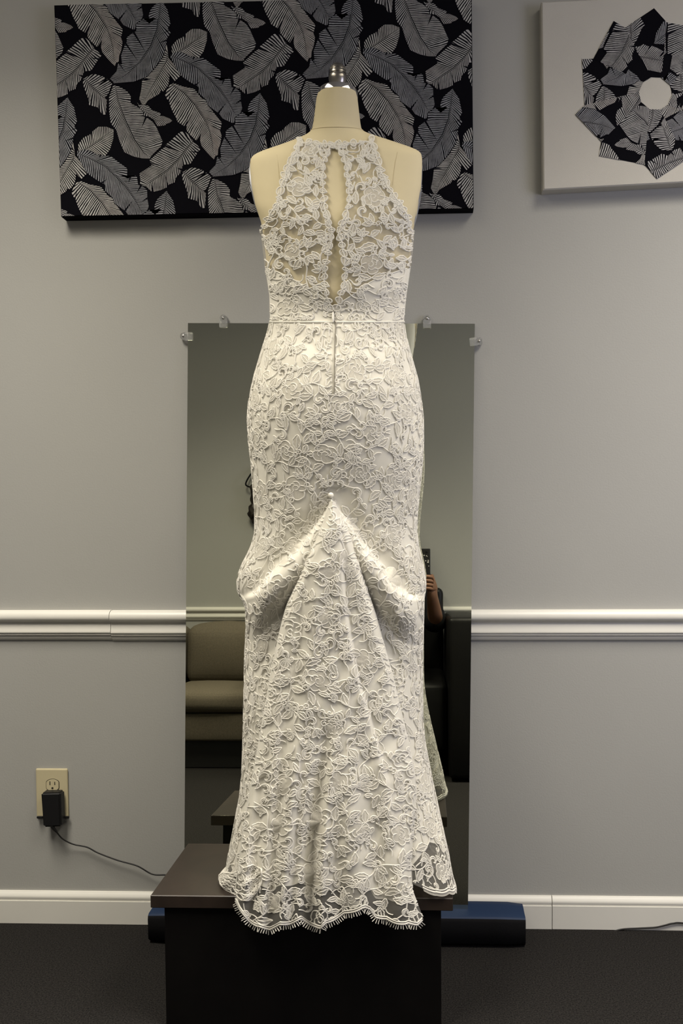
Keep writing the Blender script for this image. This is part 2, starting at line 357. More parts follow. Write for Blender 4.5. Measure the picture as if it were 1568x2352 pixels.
def leaf_geo(k, nr=56, nc=4):
    sp, l, r = LEAVES[k]; V = []; UV = []; Fs = []
    S0 = resample(sp, 200); ln = np.hypot(*np.diff(np.array(sp, float), axis=0).T).sum()
    S = resample(sp, nr); u = np.linspace(0, ln, nr)/20.5
    tt = np.linspace(0, 1, 200)
    slits = []
    def unslit(side):
        side = [np.array(p, float) for p in side]; dd = [np.hypot(S0[:, 0]-p[0], S0[:, 1]-p[1]).min() for p in side]; out = []
        for i, p in enumerate(side):
            if 0 < i < len(side)-1 and dd[i] < .72*min(dd[i-1], dd[i+1]) and dd[i-1] > 45 and dd[i+1] > 45:
                a, b = side[i-1], side[i+1]; m = (a+b)/2+(((a+b)/2)-p)*.10; h = (b-a)/max(np.linalg.norm(b-a), 1)*min(13, np.linalg.norm(b-a)*.4)
                slits.append((p, m-h, m+h, p*.45+m*.55+(m-p)[::-1]*np.array([-1, 1])*.05))
            else: out.append(p)
        return out
    l, r = unslit(l), unslit(r)
    for q, side in enumerate((l, r)):
        D = resample(side, 300); ar = np.linspace(0, 1, 300)
        pj = tt[np.argmin(np.hypot(D[:, None, 0]-S0[None, :, 0], D[:, None, 1]-S0[None, :, 1]), 1)]
        wk = dict(A=.5, B=.55, C=.6, D=.5, E=.45, F=.5, G=.5, H=.4, J=.2)[k]; tp = np.maximum.accumulate(wk*pj+(1-wk)*ar); tp = (tp-tp[0])/(tp[-1]-tp[0])+ar*1e-6
        tq = np.linspace(0, 1, nr); tq = np.clip(tq+.13*np.sin(tq*math.pi), 0, 1); tq[-1] = 1
        Eg = np.stack([np.interp(tq, tp, D[:, 0]), np.interp(tq, tp, D[:, 1])], -1); n0 = len(V)
        for i in range(nr):
            for j in range(nc+1):
                v = j/nc; V.append(S[i]*(1-v)+Eg[i]*v); UV.append((u[i]+q*0.37+ord(k)*0.13, v))
        for i in range(nr-1):
            for j in range(nc):
                a = n0+i*(nc+1)+j; Fs.append((a, a+1, a+nc+2, a+nc+1))
    NL[k] = len(V); Fs = [tuple(f) for f in Fs]
    for p, a, b, c in slits:
        n0 = len(V); V += [p, a, b]; UV += [(0, 1.0)]*3; Fs.append((n0, n0+1, n0+2))
    return np.array(V), np.array(UV), Fs
NL = {}
LGEO = {k: leaf_geo(k) for k in ORDER}
LAT_A = np.array([442.0, -10.0]); LAT_B = np.array([227.5, 214.6])
def leaf_field(poly, to3d, base_off, xf=None, zstep=0.00007):
    """all printed leaves inside a convex px polygon; returns V, F, UV in 3D"""
    bm = bmesh.new(); uvl = bm.loops.layers.uv.new('UVMap')
    poly = np.array(poly, float); c = poly.mean(0)
    if xf is None: xf = lambda p: p
    for oi, k in enumerate(ORDER):
        V, UV, Fs = LGEO[k]; P0 = np.stack([280+V[:, 0]/4.9, 160+V[:, 1]/4.9], -1)
        for i in range(-7, 8):
            for j in range(-7, 8):
                P = xf(P0+LAT_A*i+LAT_B*j)
                if P[:, 0].max() < poly[:, 0].min() or P[:, 0].min() > poly[:, 0].max() or P[:, 1].max() < poly[:, 1].min() or P[:, 1].min() > poly[:, 1].max(): continue
                h = base_off+zstep*(oi+1)+0.000008*((i+2*j) % 5)
                vs_ = [bm.verts.new((p[0], p[1], (h+(0.000035 if i_ >= NL[k] else 0))*1e5)) for i_, p in enumerate(P)]
                for f in Fs:
                    try: bf = bm.faces.new([vs_[q] for q in f])
                    except ValueError: continue
                    bf.material_index = TONE[k]
                    for lp, q in zip(bf.loops, f): lp[uvl].uv = UV[q]
    n = len(poly); area2 = sum(poly[i][0]*poly[(i+1) % n][1]-poly[(i+1) % n][0]*poly[i][1] for i in range(n))
    for i in range(n):
        a, b = poly[i], poly[(i+1) % n]; d = b-a; nn = np.array([d[1], -d[0]])*(1 if area2 > 0 else -1)
        bmesh.ops.bisect_plane(bm, geom=bm.verts[:]+bm.edges[:]+bm.faces[:], plane_co=(a[0], a[1], 0), plane_no=(nn[0], nn[1], 0), clear_outer=True, dist=1e-4)
    bm.verts.index_update()
    V = np.array([v.co[:] for v in bm.verts]).reshape(-1, 3)
    F = []; UVL = []; MI = []
    for f in bm.faces:
        MI.append(f.material_index)
        F.append([v.index for v in f.verts]); UVL += [lp[uvl].uv[:] for lp in f.loops]
    bm.free()
    W = to3d(V[:, 0], V[:, 1], V[:, 2]*1e-5)
    return W, F, UVL, MI
def set_loop_uv(me, uvl):
    l = me.uv_layers.get('UVMap') or me.uv_layers.new(name='UVMap'); l.data.foreach_set('uv', np.array(uvl, float).ravel())

# banana-leaf panel
A1 = [(123.5, 11), (1083, -9), (1087.5, 478.5), (139.5, 497)]
def canvas_box(quad, depth, rnd=0.003):
    Yf = YW-depth
    c = np.array(quad, float).mean(0)
    V = []; F = []
    q = np.array(quad, float)
    inn = [c+(p-c)*(1-4.0/np.linalg.norm(p-c)) for p in q]
    for p in inn: V.append(aty(p[0], p[1], Yf))
    fr = [aty(p[0], p[1], Yf) for p in q]
    for p in fr: V.append(p+np.array([0, 0.0022, 0]))
    for p in fr: V.append(np.array([p[0], YW-0.0005, p[2]]))
    F.append((0, 1, 2, 3)); F.append((11, 10, 9, 8))
    for k in (0, 4):
        for i in range(4): F.append((k+i, k+4+i, k+4+(i+1) % 4, k+(i+1) % 4))
    return np.array(V), F
t1 = thing('canvas_panel', tuple(aty(607, 500, YW)), 'wide black canvas printed with pale striped banana leaves', 'wall art')
V, F = canvas_box(A1, 0.030); o = mesh_obj('canvas', V, F, M['black_canvas'], t1, smooth=False)
_c = np.array(A1, float).mean(0); A1i = [tuple(_c+(np.array(p)-_c)*0.997) for p in A1]
W, F, U, MI = leaf_field(A1i, lambda x, y, h: aty(x, y, YW-0.030-h), 0.00015)
o = mesh_obj('leaf_print', W, F, [M['leaf'], M['leaf2'], M['leaf3']], t1, smooth=False, midx=MI); set_loop_uv(o.data, U)

# white canvas with folded fabric ring
A2 = [(1242.5, 4), (1768, -20), (1768, 408), (1247, 436)]
t2 = thing('ring_canvas', tuple(aty(1505, 436, YW)), 'square white canvas with a pinwheel ring of leaf fabric', 'wall art')
V, F = canvas_box(A2, 0.030); mesh_obj('canvas', V, F, M['white_canvas'], t2, smooth=False)
CEN = np.array([1505.0, 214.5])
SP = [np.array(p)-CEN for p in ((1501.6, 18.8), (1408.9, 48.1), (1336, 135.6), (1320.9, 262.8), (1374.8, 357.9))]
VA = [np.array(p)-CEN for p in ((1434.7, 63.4), (1362, 135), (1342, 241.7), (1380.7, 325), (1479.3, 377.9))]
SP = SP+[-p for p in SP]; VA = VA+[-p for p in VA]
IN = []
for i in range(10):
    a = SP[i]/np.linalg.norm(SP[i]); b = SP[i-1]/np.linalg.norm(SP[i-1]); d = (a*0.5+b*0.5); IN.append(d/np.linalg.norm(d)*38.5)
rnd = random.Random(5)
for i in range(10):
    # strip i: inner edge IN[i]..IN[i+1], spike SP[i], valleys VA[i-1] and VA[i]
    poly = [IN[i], VA[i-1], SP[i], VA[i], IN[(i+1) % 10]]
    poly = np.array(poly)+CEN
    ang = rnd.uniform(0, 6.28); off = np.array([rnd.uniform(-200, 200), rnd.uniform(-150, 150)]); ca, sa = math.cos(ang), math.sin(ang)
    cen = poly.mean(0)
    def xf(P, ca=ca, sa=sa, off=off, cen=cen):
        q = (P-np.array([700, 300])+off)*0.92; return np.stack([q[:, 0]*ca-q[:, 1]*sa, q[:, 0]*sa+q[:, 1]*ca], -1)+cen
    hull_poly = poly
    lift = 0.0006+0.0005*(i % 2)
    to3 = lambda x, y, h: aty(x, y, YW-0.030-h)
    W, F, U, MI = leaf_field(hull_poly, to3, lift+0.0003, xf)
    n0 = len(W); base = to3(poly[:, 0], poly[:, 1], np.full(5, lift)); back = to3(poly[:, 0], poly[:, 1], np.full(5, 0.00005))
    F2 = F+[[n0+k for k in range(5)]]+[[n0+5+k for k in range(5)][::-1]]+[[n0+k, n0+5+k, n0+5+(k+1) % 5, n0+(k+1) % 5] for k in range(5)]
    nl = sum(len(f) for f in F2[len(F):])
    o = mesh_obj('fabric_strip', np.vstack([W, base, back]), F2, [M['leaf'], M['leaf2'], M['leaf3'], M['black_canvas']], t2, smooth=False, midx=MI+[3]*(len(F2)-len(F)))
    set_loop_uv(o.data, list(U)+[(0, 0)]*nl)

# ------------------------------------------------------------------ mirror and clips
TH = math.radians(2.6); YT = 1.892
pTL = aty(431, 741.5, YT); pTR = aty(1090, 743.5, YT); MTz = float((pTL[2]+pTR[2])/2)
def on_mirror(px, py, off=0.0):       # point of the leaning mirror plane along a pixel
    r = ray(px, py); n = np.array([0, -math.cos(TH), math.sin(TH)]); p0 = np.array([0, YT, MTz])+n*off
    return CO+r*(np.dot(p0-CO, n)/(r@n))
mq = [on_mirror(431.5, 742), on_mirror(1090, 743.5), on_mirror(1074.3, 2090), on_mirror(422.5, 2090)]
mb = np.array([0, math.cos(TH), -math.sin(TH)])*0.005
mir = thing('wall_mirror', tuple((mq[2]+mq[3])/2), 'tall frameless mirror leaning on the wall behind the gown', 'mirror')
mesh_obj('mirror_face', np.array(mq), [(0, 1, 2, 3)], M['glass_mirror'], mir, smooth=False)
Vb = np.array([p+mb*0.04 for p in mq]+[p+mb for p in mq])
mesh_obj('glass_edge', Vb, [(4, 7, 6, 5)]+[(i, i+4, (i+1) % 4+4, (i+1) % 4) for i in range(4)], M['mirror_edge'], mir, smooth=False)
def clip(px, py, dirx, dirz, label, disc=False):
    c = on_mirror(px, py, 0.0)
    t = thing('mirror_clip', tuple(c), label, 'mirror clip', 'clear mirror clips')
    d = Vector((dirx, 0, dirz)); s = Vector((-dirz, 0, dirx))
    C = Vector(c)
    # rounded plastic tab: a tongue over the glass and a base outside it
    m = MB(); n = 14; pts = []
    for i in range(n+1):
        a = math.pi*i/n; pts.append(C+d*(0.006+0.0085*math.sin(a))+s*(0.0092*math.cos(a)))
    pts += [C-d*0.008-s*0.0088, C-d*0.0088-s*0.006, C-d*0.0088+s*0.006, C-d*0.008+s*0.0088]
    k = len(pts); front = [p+Vector((0, -0.0045, 0)) for p in pts]; back = [p+Vector((0, -0.0008, 0)) for p in pts]
    m.add(front+back, [tuple(range(k)), tuple(range(k, 2*k))[::-1]]+[(i, (i+1) % k, k+(i+1) % k, k+i) for i in range(k)])
    o = m.build('clip_tab', M['clear_plastic'], t, smooth=False)
    b = C+d*0.0125
    MB().lathe([(0.0085, -0.001), (0.0085, YT+0.0075-b.y)], (b.x, b.y, b.z), 'y', 16).build('clip_base', M['clear_plastic'], t)
    MB().lathe([(0.0008, -0.0068), (0.0022, -0.0062), (0.0034, -0.0048), (0.0034, -0.0036)], (b.x, b.y, b.z), 'y', 14).build('screw', M['steel'], t)
clip(513.5, 744, 0, 1, 'clear clip on the top edge of the mirror, left of the gown')
clip(980.5, 745, 0, 1, 'clear clip on the top edge of the mirror, right of the gown')
clip(434.5, 773, -1, 0.05, 'clear clip on the left edge of the mirror near its top corner')
clip(1087, 785.5, 1, 0.1, 'clear clip on the right edge of the mirror near its top corner')

# ------------------------------------------------------------------ box platform
LIDZ = float(aty(690, 2060, 1.50)[2]); YB0, YB1 = 1.50, 1.745
xl_, xr_ = float(aty(345, 2060, 1.5)[0]), float(aty(1040, 2062, 1.5)[0])
bx = thing('platform_box', ((xl_+xr_)/2, 1.62, 0), 'dark brown laminate box with overhanging lid under the gown', 'box')
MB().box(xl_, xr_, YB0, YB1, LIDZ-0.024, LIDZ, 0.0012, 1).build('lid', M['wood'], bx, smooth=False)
bxl, bxr = float(aty(379, 2200, 1.507)[0]), float(aty(1013, 2200, 1.507)[0])
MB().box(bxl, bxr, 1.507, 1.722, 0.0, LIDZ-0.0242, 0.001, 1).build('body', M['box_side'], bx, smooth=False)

# ------------------------------------------------------------------ blue padded block
bl0, bl1 = float(aty(340, 2150, 1.80)[0]), float(aty(1207, 2150, 1.80)[0])
pr = [(1.812, 0.0), (1.797, 0.012), (1.795, 0.060), (1.797, 0.067), (1.803, 0.0705), (1.826, 0.0715), (1.850, 0.074), (1.868, 0.073), (1.875, 0.066), (1.878, 0.02), (1.874, 0.0)]
nx = 26; V = []; F = []; k = len(pr)
for i in range(nx):
    t = i/(nx-1); x = bl0+(bl1-bl0)*t; e = min(t, 1-t)*(bl1-bl0)
    sq = 1-0.10*math.exp(-e/0.005)
    for (y, z) in pr:
        zz = z*(1-0.05*math.exp(-e/0.02)); V.append((x, 1.84+(y-1.84)*sq, zz))
for i in range(nx-1):
    for j in range(k): F.append((i*k+j, i*k+(j+1) % k, (i+1)*k+(j+1) % k, (i+1)*k+j))
F += [tuple(range(k)), tuple((nx-1)*k+j for j in range(k))[::-1]]
o = mesh_obj('padded_block', np.array(V), F, [M['blue'], M['black_cloth']], origin=((bl0+bl1)/2, 1.84, 0), midx=[0 if (i % k) in (3, 4, 5, 6, 7) and i < (nx-1)*k else 1 for i in range(len(F))]); sharp(o, 50)  # side faces coloured black to hold the shade below the navy top
tag(o, 'long navy blue padded block with shade-blackened sides on the carpet behind the box', 'padded block')

# ------------------------------------------------------------------ outlet, adapter, cords
def wall_pt(px, py, off=0.0): return aty(px, py, YW-off)
pc = wall_pt(121.5, 1820); ot = thing('wall_outlet', tuple(pc), 'ivory duplex outlet plate low on the grey wall', 'outlet')
x0, x1 = wall_pt(85, 1820)[0], wall_pt(158, 1820)[0]; z1, z0 = wall_pt(121, 1764)[2], wall_pt(121, 1876)[2]
MB().box(x0, x1, YW-0.006, YW-0.0002, z0, z1, 0.0032, 2).build('plate', M['ivory_plastic'], ot, smooth=False)
for (cy, nm) in ((1803, 'upper'), (1850, 'lower')):
    c = wall_pt(121, cy, 0.0062); n = 28; ring = []
    for i in range(n):
        a = 2*math.pi*i/n; ring.append((c[0]+max(-.0145, min(.0145, .0172*math.cos(a))), c[2]+.0145*math.sin(a)*0.95))
    m = MB(); V = [(x, YW-0.0078, z) for x, z in ring]+[(x, YW-0.0052, z) for x, z in ring]
    m.add(V, [tuple(range(n))]+[(i, i+n, (i+1) % n+n, (i+1) % n) for i in range(n)])
    MB().add([(c[0]+(x-c[0])*1.09, YW-0.0066, c[2]+(z-c[2])*1.09) for x, z in ring]+[(c[0]+(x-c[0])*1.09, YW-0.0056, c[2]+(z-c[2])*1.09) for x, z in ring], [tuple(range(n))]+[(i, i+n, (i+1) % n+n, (i+1) % n) for i in range(n)]).build('receptacle_gap', M['slot'], ot, smooth=False)
    rc = m.build('receptacle', M['ivory_plastic'], ot, smooth=False)
    for dx, h in ((-.0058, .0086), (.0058, .0074)):
        MB().box(c[0]+dx-.0010, c[0]+dx+.0010, YW-0.0081, YW-0.0070, c[2]+.0005, c[2]+.0005+h).build('slot', M['slot'], rc, smooth=False)
    MB().lathe([(.0024, -.0003), (.0024, .0005)], (c[0], YW-0.0080, c[2]-.0068), 'y', 12).build('ground_hole', M['slot'], rc)
c = wall_pt(121, 1826, 0.0065); MB().lathe([(.0018, -.001), (.0028, -.0004), (.003, .0006)], (c[0], YW-0.0066, c[2]), 'y', 12).build('screw', M['ivory_plastic'], ot)
pa = wall_pt(118, 1898); ad = thing('power_adapter', tuple(pa), 'black power adapter plugged into the outlet, thin cord trailing right', 'power adapter')
YA0, YA1 = YW-0.034, YW-0.0085
fr = [aty(*p, YA0) for p in ((93, 1822), (138, 1821), (140.5, 1899), (98.5, 1901))]
V = [p for p in fr]+[np.array([p[0], YA1, p[2]]) for p in fr]
bm = bmesh.new(); vv = [bm.verts.new(v) for v in V]
for q in [(0, 1, 2, 3), (7, 6, 5, 4)]+[(i, i+4, (i+1) % 4+4, (i+1) % 4) for i in range(4)]: bm.faces.new([vv[i] for i in q])
bmesh.ops.recalc_face_normals(bm, faces=bm.faces[:]); bmesh.ops.bevel(bm, geom=bm.edges[:], offset=0.004, segments=3, affect='EDGES'); bm.verts.index_update()
mesh_obj('adapter_body', np.array([v.co[:] for v in bm.verts]), [[v.index for v in f.verts] for f in bm.faces], M['black_plastic'], ad, smooth=False); bm.free()
for px in (91, 153):
    p = wall_pt(px, 1877, 0.01); MB().box(p[0]-.006, p[0]+.008 if px < 100 else p[0]+.006, YW-0.0130, YW-0.0075, p[2]-.0025, p[2]+.0025, .001).build('lug', M['black_plastic'], ad, smooth=False)
def spline(pts, n=10):
    P = [np.array(p, float) for p in pts]; P = [2*P[0]-P[1]]+P+[2*P[-1]-P[-2]]; out = []
    for i in range(1, len(P)-2):
        for k in range(n):
            t = k/n; out.append(0.5*((2*P[i])+(-P[i-1]+P[i+1])*t+(2*P[i-1]-5*P[i]+4*P[i+1]-P[i+2])*t*t+(-P[i-1]+3*P[i]-3*P[i+1]+P[i+2])*t**3))
    out.append(P[-2]); return out
cp = [aty(119, 1899, YW-0.03), aty(127, 1907, YW-0.028), aty(143, 1926, YW-0.022), aty(168, 1939, YW-0.016), aty(200, 1946, YW-0.012), aty(225, 1959, YW-0.012), aty(270, 1976, YW-0.014),
      aty(315, 1989, YW-0.016), aty(350, 2008, YW-0.016), aty(384, 2010, YW-0.022), aty(410, 2016, YW-0.03), aty(450, 2040, YW-0.04)]
MB().tube(spline(cp), 0.0017, 6).build('cord', M['black_rubber'], ad)
MB().tube([tuple(cp[0]+np.array([0, 0, .004])), tuple(cp[0]*.5+cp[1]*.5), tuple(cp[1]*.8+cp[2]*.2)], [.0045, .0038, .0024], 8).build('strain_relief', M['black_rubber'], ad)
cr = [aty(1350, 2149, YW-0.02), aty(1380, 2142, YW-0.017), aty(1408, 2139, YW-0.016), aty(1432, 2134, YW-0.0155), aty(1470, 2132, YW-0.0155), aty(1505, 2130, YW-0.016), aty(1528, 2125, YW-0.016), aty(1545, 2121, YW-0.016), aty(1575, 2121, YW-0.016), aty(1700, 2140, YW-0.02)]
co = MB().tube(spline(cr), 0.0019, 6).build('floor_cable', M['black_rubber'], origin=tuple(cr[0]))
tag(co, 'black cable lying along the baseboard at the right edge', 'cable')

# ------------------------------------------------------------------ dress form and gown surfaces
YR = np.arange(200, 2201, 1.0)
def table(pts, sig):
    p = np.array(pts, float); v = np.interp(YR, p[:, 0], p[:, 1])
    if sig:
        k = np.exp(-0.5*(np.arange(-4*sig, 4*sig+1)/sig)**2); k /= k.sum()
        v = np.convolve(np.pad(v, 4*sig, mode='edge'), k, 'valid')
    return lambda y: np.interp(y, YR, v)
def join(lo, hi, y0, w=12):
    return lambda y: lo(y)*(1-np.clip((y-y0+w)/(2*w), 0, 1))+hi(y)*np.clip((y-y0+w)/(2*w), 0, 1)
XLt = table([(200, 729), (215, 727), (224, 724), (234, 722.5), (264, 719), (285, 716), (298, 713), (305, 706), (310, 698), (318, 678), (328, 652), (340, 616), (348, 594), (353, 584), (358, 577), (364, 573),
    (375, 571), (390, 571), (430, 575), (470, 583), (512, 597), (560, 604), (620, 611), (680, 620), (738, 621.5), (765, 615), (790, 607), (830, 595), (870, 583), (920, 573), (960, 569.5), (1010, 572), (1060, 578),
    (1120, 583), (1180, 587), (1220, 587), (1250, 580), (1270, 571), (1295, 558), (1315, 550), (1335, 546), (1355, 547), (1370, 552), (1380, 560), (1400, 566), (1440, 567), (1500, 564), (1600, 562), (1700, 560), (1780, 557), (1830, 552), (1870, 544),
    (1920, 535), (1960, 527), (1990, 522), (2003, 519), (2010, 506), (2020, 504), (2034, 510), (2050, 520), (2070, 530), (2200, 535)], 3)
XRt = table([(200, 821), (215, 822), (224, 823.5), (234, 824.5), (264, 828), (285, 830.5), (298, 833), (303, 839), (307, 850), (315, 876), (325, 908), (335, 938), (342, 956), (347, 965), (353, 970),
    (365, 972), (385, 972), (430, 969), (480, 960), (530, 949), (570, 946), (620, 940), (680, 931), (738, 925.5), (765, 929), (790, 935), (830, 946), (870, 957), (920, 966), (960, 969.5), (1010, 970.5), (1060, 968),
    (1120, 962), (1180, 956), (1220, 955), (1250, 958), (1280, 965), (1310, 972), (1340, 976), (1360, 974), (1375, 971), (1440, 970), (1500, 968), (1600, 968), (1660, 969), (1700, 973), (1740, 980), (1800, 992), (1860, 1005),
    (1920, 1018), (1970, 1029), (2010, 1036), (2035, 1042), (2048, 1045), (2200, 1045)], 3)
YSL = table([(200, 1.61), (1450, 1.61), (1750, 1.595), (1950, 1.568), (2060, 1.556), (2200, 1.556)], 25)
YSR = table([(200, 1.61), (1450, 1.61), (1750, 1.590), (1950, 1.540), (2060, 1.514), (2200, 1.514)], 25)
YCP = table([(200, 1.565), (215, 1.565), (290, 1.562), (310, 1.556), (340, 1.548), (365, 1.541), (420, 1.528), (500, 1.513), (600, 1.516), (680, 1.525), (738, 1.530), (800, 1.518), (860, 1.505), (980, 1.490), (1080, 1.495), (1200, 1.508), (1300, 1.512),
    (1500, 1.512), (1700, 1.502), (1900, 1.487), (2060, 1.478), (2140, 1.474), (2200, 1.473)], 14)
YC = table([(200, 1.565), (215, 1.565), (290, 1.562), (310, 1.556), (340, 1.548), (365, 1.541), (420, 1.528), (500, 1.513), (600, 1.516), (680, 1.525), (738, 1.530), (780, 1.516), (830, 1.503), (890, 1.492), (960, 1.494), (1040, 1.504), (1120, 1.518), (1200, 1.528), (1300, 1.522),
    (1500, 1.512), (1700, 1.502), (1900, 1.487), (2060, 1.478), (2140, 1.474), (2200, 1.473)], 14)
BF = table([(200, .043), (290, .046), (340, .055), (420, .085), (520, .128), (600, .118), (738, .090), (850, .105), (980, .112), (1200, .105), (1500, .105), (1700, .115), (1900, .140), (2050, .160), (2200, .160)], 14)
EX = table([(200, 1.0), (285, 1.0), (310, .75), (345, .50), (480, .50), (560, .75), (640, .85), (2200, .85)], 10)
ARC = table([(200, 17), (215, 17), (250, 15), (290, 12), (312, 4), (330, 0), (2200, 0)], 4)
def poly_x(pts):
    p = np.array(pts, float); return lambda x: np.interp(x, p[:, 0], p[:, 1])
# upper edges of the two puffed rolls of the bustle
ROLL_L = poly_x([(540, 1366), (560, 1366), (583, 1356), (596, 1345), (616, 1321), (660, 1278), (691, 1247), (729, 1200), (763, 1150)])
ROLL_R = poly_x([(763, 1150), (775, 1164), (808, 1204), (838, 1250), (871, 1291), (895, 1323), (915, 1348), (940, 1364), (975, 1366)])
def smooth01(t): t = np.clip(t, 0, 1); return t*t*(3-2*t)
def roll_h(x, y):
    left = x < 763
    q = np.where(left, (y-ROLL_L(x))*0.72, (y-ROLL_R(x))*0.72)
    d = np.abs(x-763)
    amp = 0.036*np.interp(d, [0, 30, 80, 150, 185, 215], [0.35, 0.7, 1.0, 1.0, 0.75, 0.35])
    r = np.where(q < 0, 0, smooth01(q/11))*np.interp(q, [0, 10, 22, 34, 48, 64, 84, 130, 210], [.82, .90, 1, .99, .82, .44, .02, -.20, 0])
    hollow = np.exp(-(q+4)**2/(2*22.0**2))*0.013*np.interp(d, [0, 60, 150, 200], [.3, 1, 1, 0])
    return np.where(y > 1120, r*amp-np.where(q < 0, hollow, hollow*np.clip(1-q/11, 0, 1)), 0.0)
def wrinkle(x, y):
    # soft pulls of the cloth: drag lines at the waist, hip and below the rolls
    w = np.clip((y-600)/60, 0, 1)*np.clip((900-y)/120, 0, 1)
    a = 0.0016*w*np.sin(y/13.0+0.012*(x-768)*np.sign(x-768))
    v = np.clip((y-1380)/120, 0, 1)*0.0035*np.sin(x/11.0+y/130.0)*np.interp(np.abs(x-766), [90, 140, 190, 204], [0, .6, 1, .3])
    return a+v
def S(phi, y, inset=0.0, roll=True):
    phi = np.asarray(phi, float); y = np.asarray(y, float); phi, y = np.broadcast_arrays(phi, y)
    s = np.sin(phi); c = np.cos(phi); xl, xr = XLt(y), XRt(y); xc = (xl+xr)/2; w = (xr-xl)/2-inset*1150
    x = xc+w*s; ys = YSL(y)*(1-s)/2+YSR(y)*(1+s)/2
    k = np.abs(c)**EX(y); back = c >= 0
    b = ys-YC(y)-inset
    h = roll_h(x, y)+wrinkle(x, y) if roll else wrinkle(x, y)
    Y = np.where(back, ys-b*k-h*np.clip(c*5, 0, 1), ys)
    P = aty(x, y-ARC(y)*c, Y)
    P[..., 1] += np.where(back, 0, (BF(y)-inset)*k)
    P[..., 2] = np.maximum(P[..., 2], LIDZ+0.0022)
    return P
def phi_of_x(x, y):
    xl, xr = XLt(y), XRt(y); return np.arcsin(np.clip((x-(xl+xr)/2)/((xr-xl)/2), -1, 1))
def normals(fn, a, b, e=1.0):
    P0 = fn(a, b); du = fn(a+e, b)-fn(a-e, b); dv = fn(a, b+e)-fn(a, b-e)
    n = np.cross(du, dv); n /= np.linalg.norm(n, axis=-1, keepdims=True)+1e-12
    return P0, n

AXX = float(aty(771, 1000, 1.61)[0])
form = thing('dress_form', (AXX, 1.615, LIDZ), 'cream cloth dress form with chrome neck cap and turned metal knob', 'dress form')
rows = np.r_[np.arange(216, 372, 2.0), np.arange(374, 1090, 8.0)]; ph = np.linspace(-math.pi, math.pi, 97)[:-1]
G = S(ph[None, :], rows[:, None], inset=0.0025, roll=False)
V = G.reshape(-1, 3); F = list(map(tuple, grid_faces(len(rows), 96, True)))
ct = len(V); V = np.vstack([V, G[0].mean(0)[None], G[-1].mean(0)[None]])
F += [(ct, (j+1) % 96, j) for j in range(96)]; lb = (len(rows)-1)*96; F += [(ct+1, lb+j, lb+(j+1) % 96) for j in range(96)]
body = mesh_obj('torso', V, F, M['linen'], form)
ringz = G[0][:, 2].mean(); nc = G[0].mean(0); rr = (G[0][:, 0].max()-G[0][:, 0].min())/2
# chrome neck cap and turned finial
MB().lathe([(rr-.004, -.004), (rr-.0002, -.003), (rr+.0002, 0), (rr+.0002, .0095), (rr-.0008, .0112), (rr-.004, .0118), (.012, .0125)], (nc[0], nc[1], nc[2]), 'z', 64).build('neck_cap', M['chrome'], form)
pxm = 1.61/F_PX
fz0 = nc[2]+.0118
fb = zpx(209, nc[1], 771)
prof = [(14.5, 214), (14.5, 207.5), (13.5, 205), (14, 202), (16.5, 198), (19, 192), (20.5, 185), (20.8, 180), (20, 176), (19, 173.5), (17.2, 172.6), (17.2, 171.4), (18.8, 170.8), (18.8, 165.6), (17.6, 163.8), (17.6, 162.6), (18.8, 161.5), (18.0, 158), (16.0, 154), (12.0, 149.5), (6.0, 146.6), (0.4, 145.6)]
MB().lathe([(r*pxm, zpx(y, nc[1], 771)-fz0) for r, y in prof], (nc[0], nc[1], fz0), 'z', 40).build('finial', M['pewter'], form)
# neck seam and shoulder seams, thin stitched lines on the cloth
sm = MB()
def on_form(x, y, off=.0003):
    p = phi_of_x(np.array(float(x)), np.array(float(y))); return S(p, np.array(float(y)), inset=0.0025-off, roll=False)
sm.tube([S(np.array(p), np.array(300.0), inset=0.0021, roll=False) for p in np.linspace(-1.5, 1.5, 40)], .0005, 5)
sm.build('seam', M['seam'], form)
for pts in ([(629, 340), (634, 356), (637, 378), (639, 400), (640, 425)], [(921, 330), (914, 350), (909, 372), (905, 400), (903, 425)]):
    MB().tube([on_form(*p) for p in pts], .0003, 5).build('seam', M['seam'], form)
for sd in (-1, 1):
    m = MB(); n = 36; rim = []
    for i in range(n):
        a = 2*math.pi*i/n; y = 437+math.sin(a)*72; q = math.cos(a)
        xx = (XLt(y) if sd < 0 else XRt(y))
        p = aty(xx, y, 1.61); p[1] += .016+.030*q; p[0] -= sd*0.0022; rim.append(p)
    rim = np.array(rim); c = rim.mean(0)+np.array([sd*.002, 0, 0]); inn = rim-np.array([sd*.004, 0, 0])
    V = np.vstack([rim, inn, c[None]]); F = [(i, (i+1) % n, n+(i+1) % n, n+i) for i in range(n)]+[(2*n, i, (i+1) % n) for i in range(n)]
    o = mesh_obj('arm_plate', V, F, M['armplate'], form); sharp(o, 50)
MB().lathe([(.0125, 0), (.0125, .42)], (AXX, 1.615, LIDZ+.014), 'z', 20).build('pole', M['steel'], form)
MB().lathe([(.040, 0.0008), (.040, .006), (.034, .011), (.016, .016)], (AXX, 1.615, LIDZ), 'z', 36).build('base', M['steel'], form)

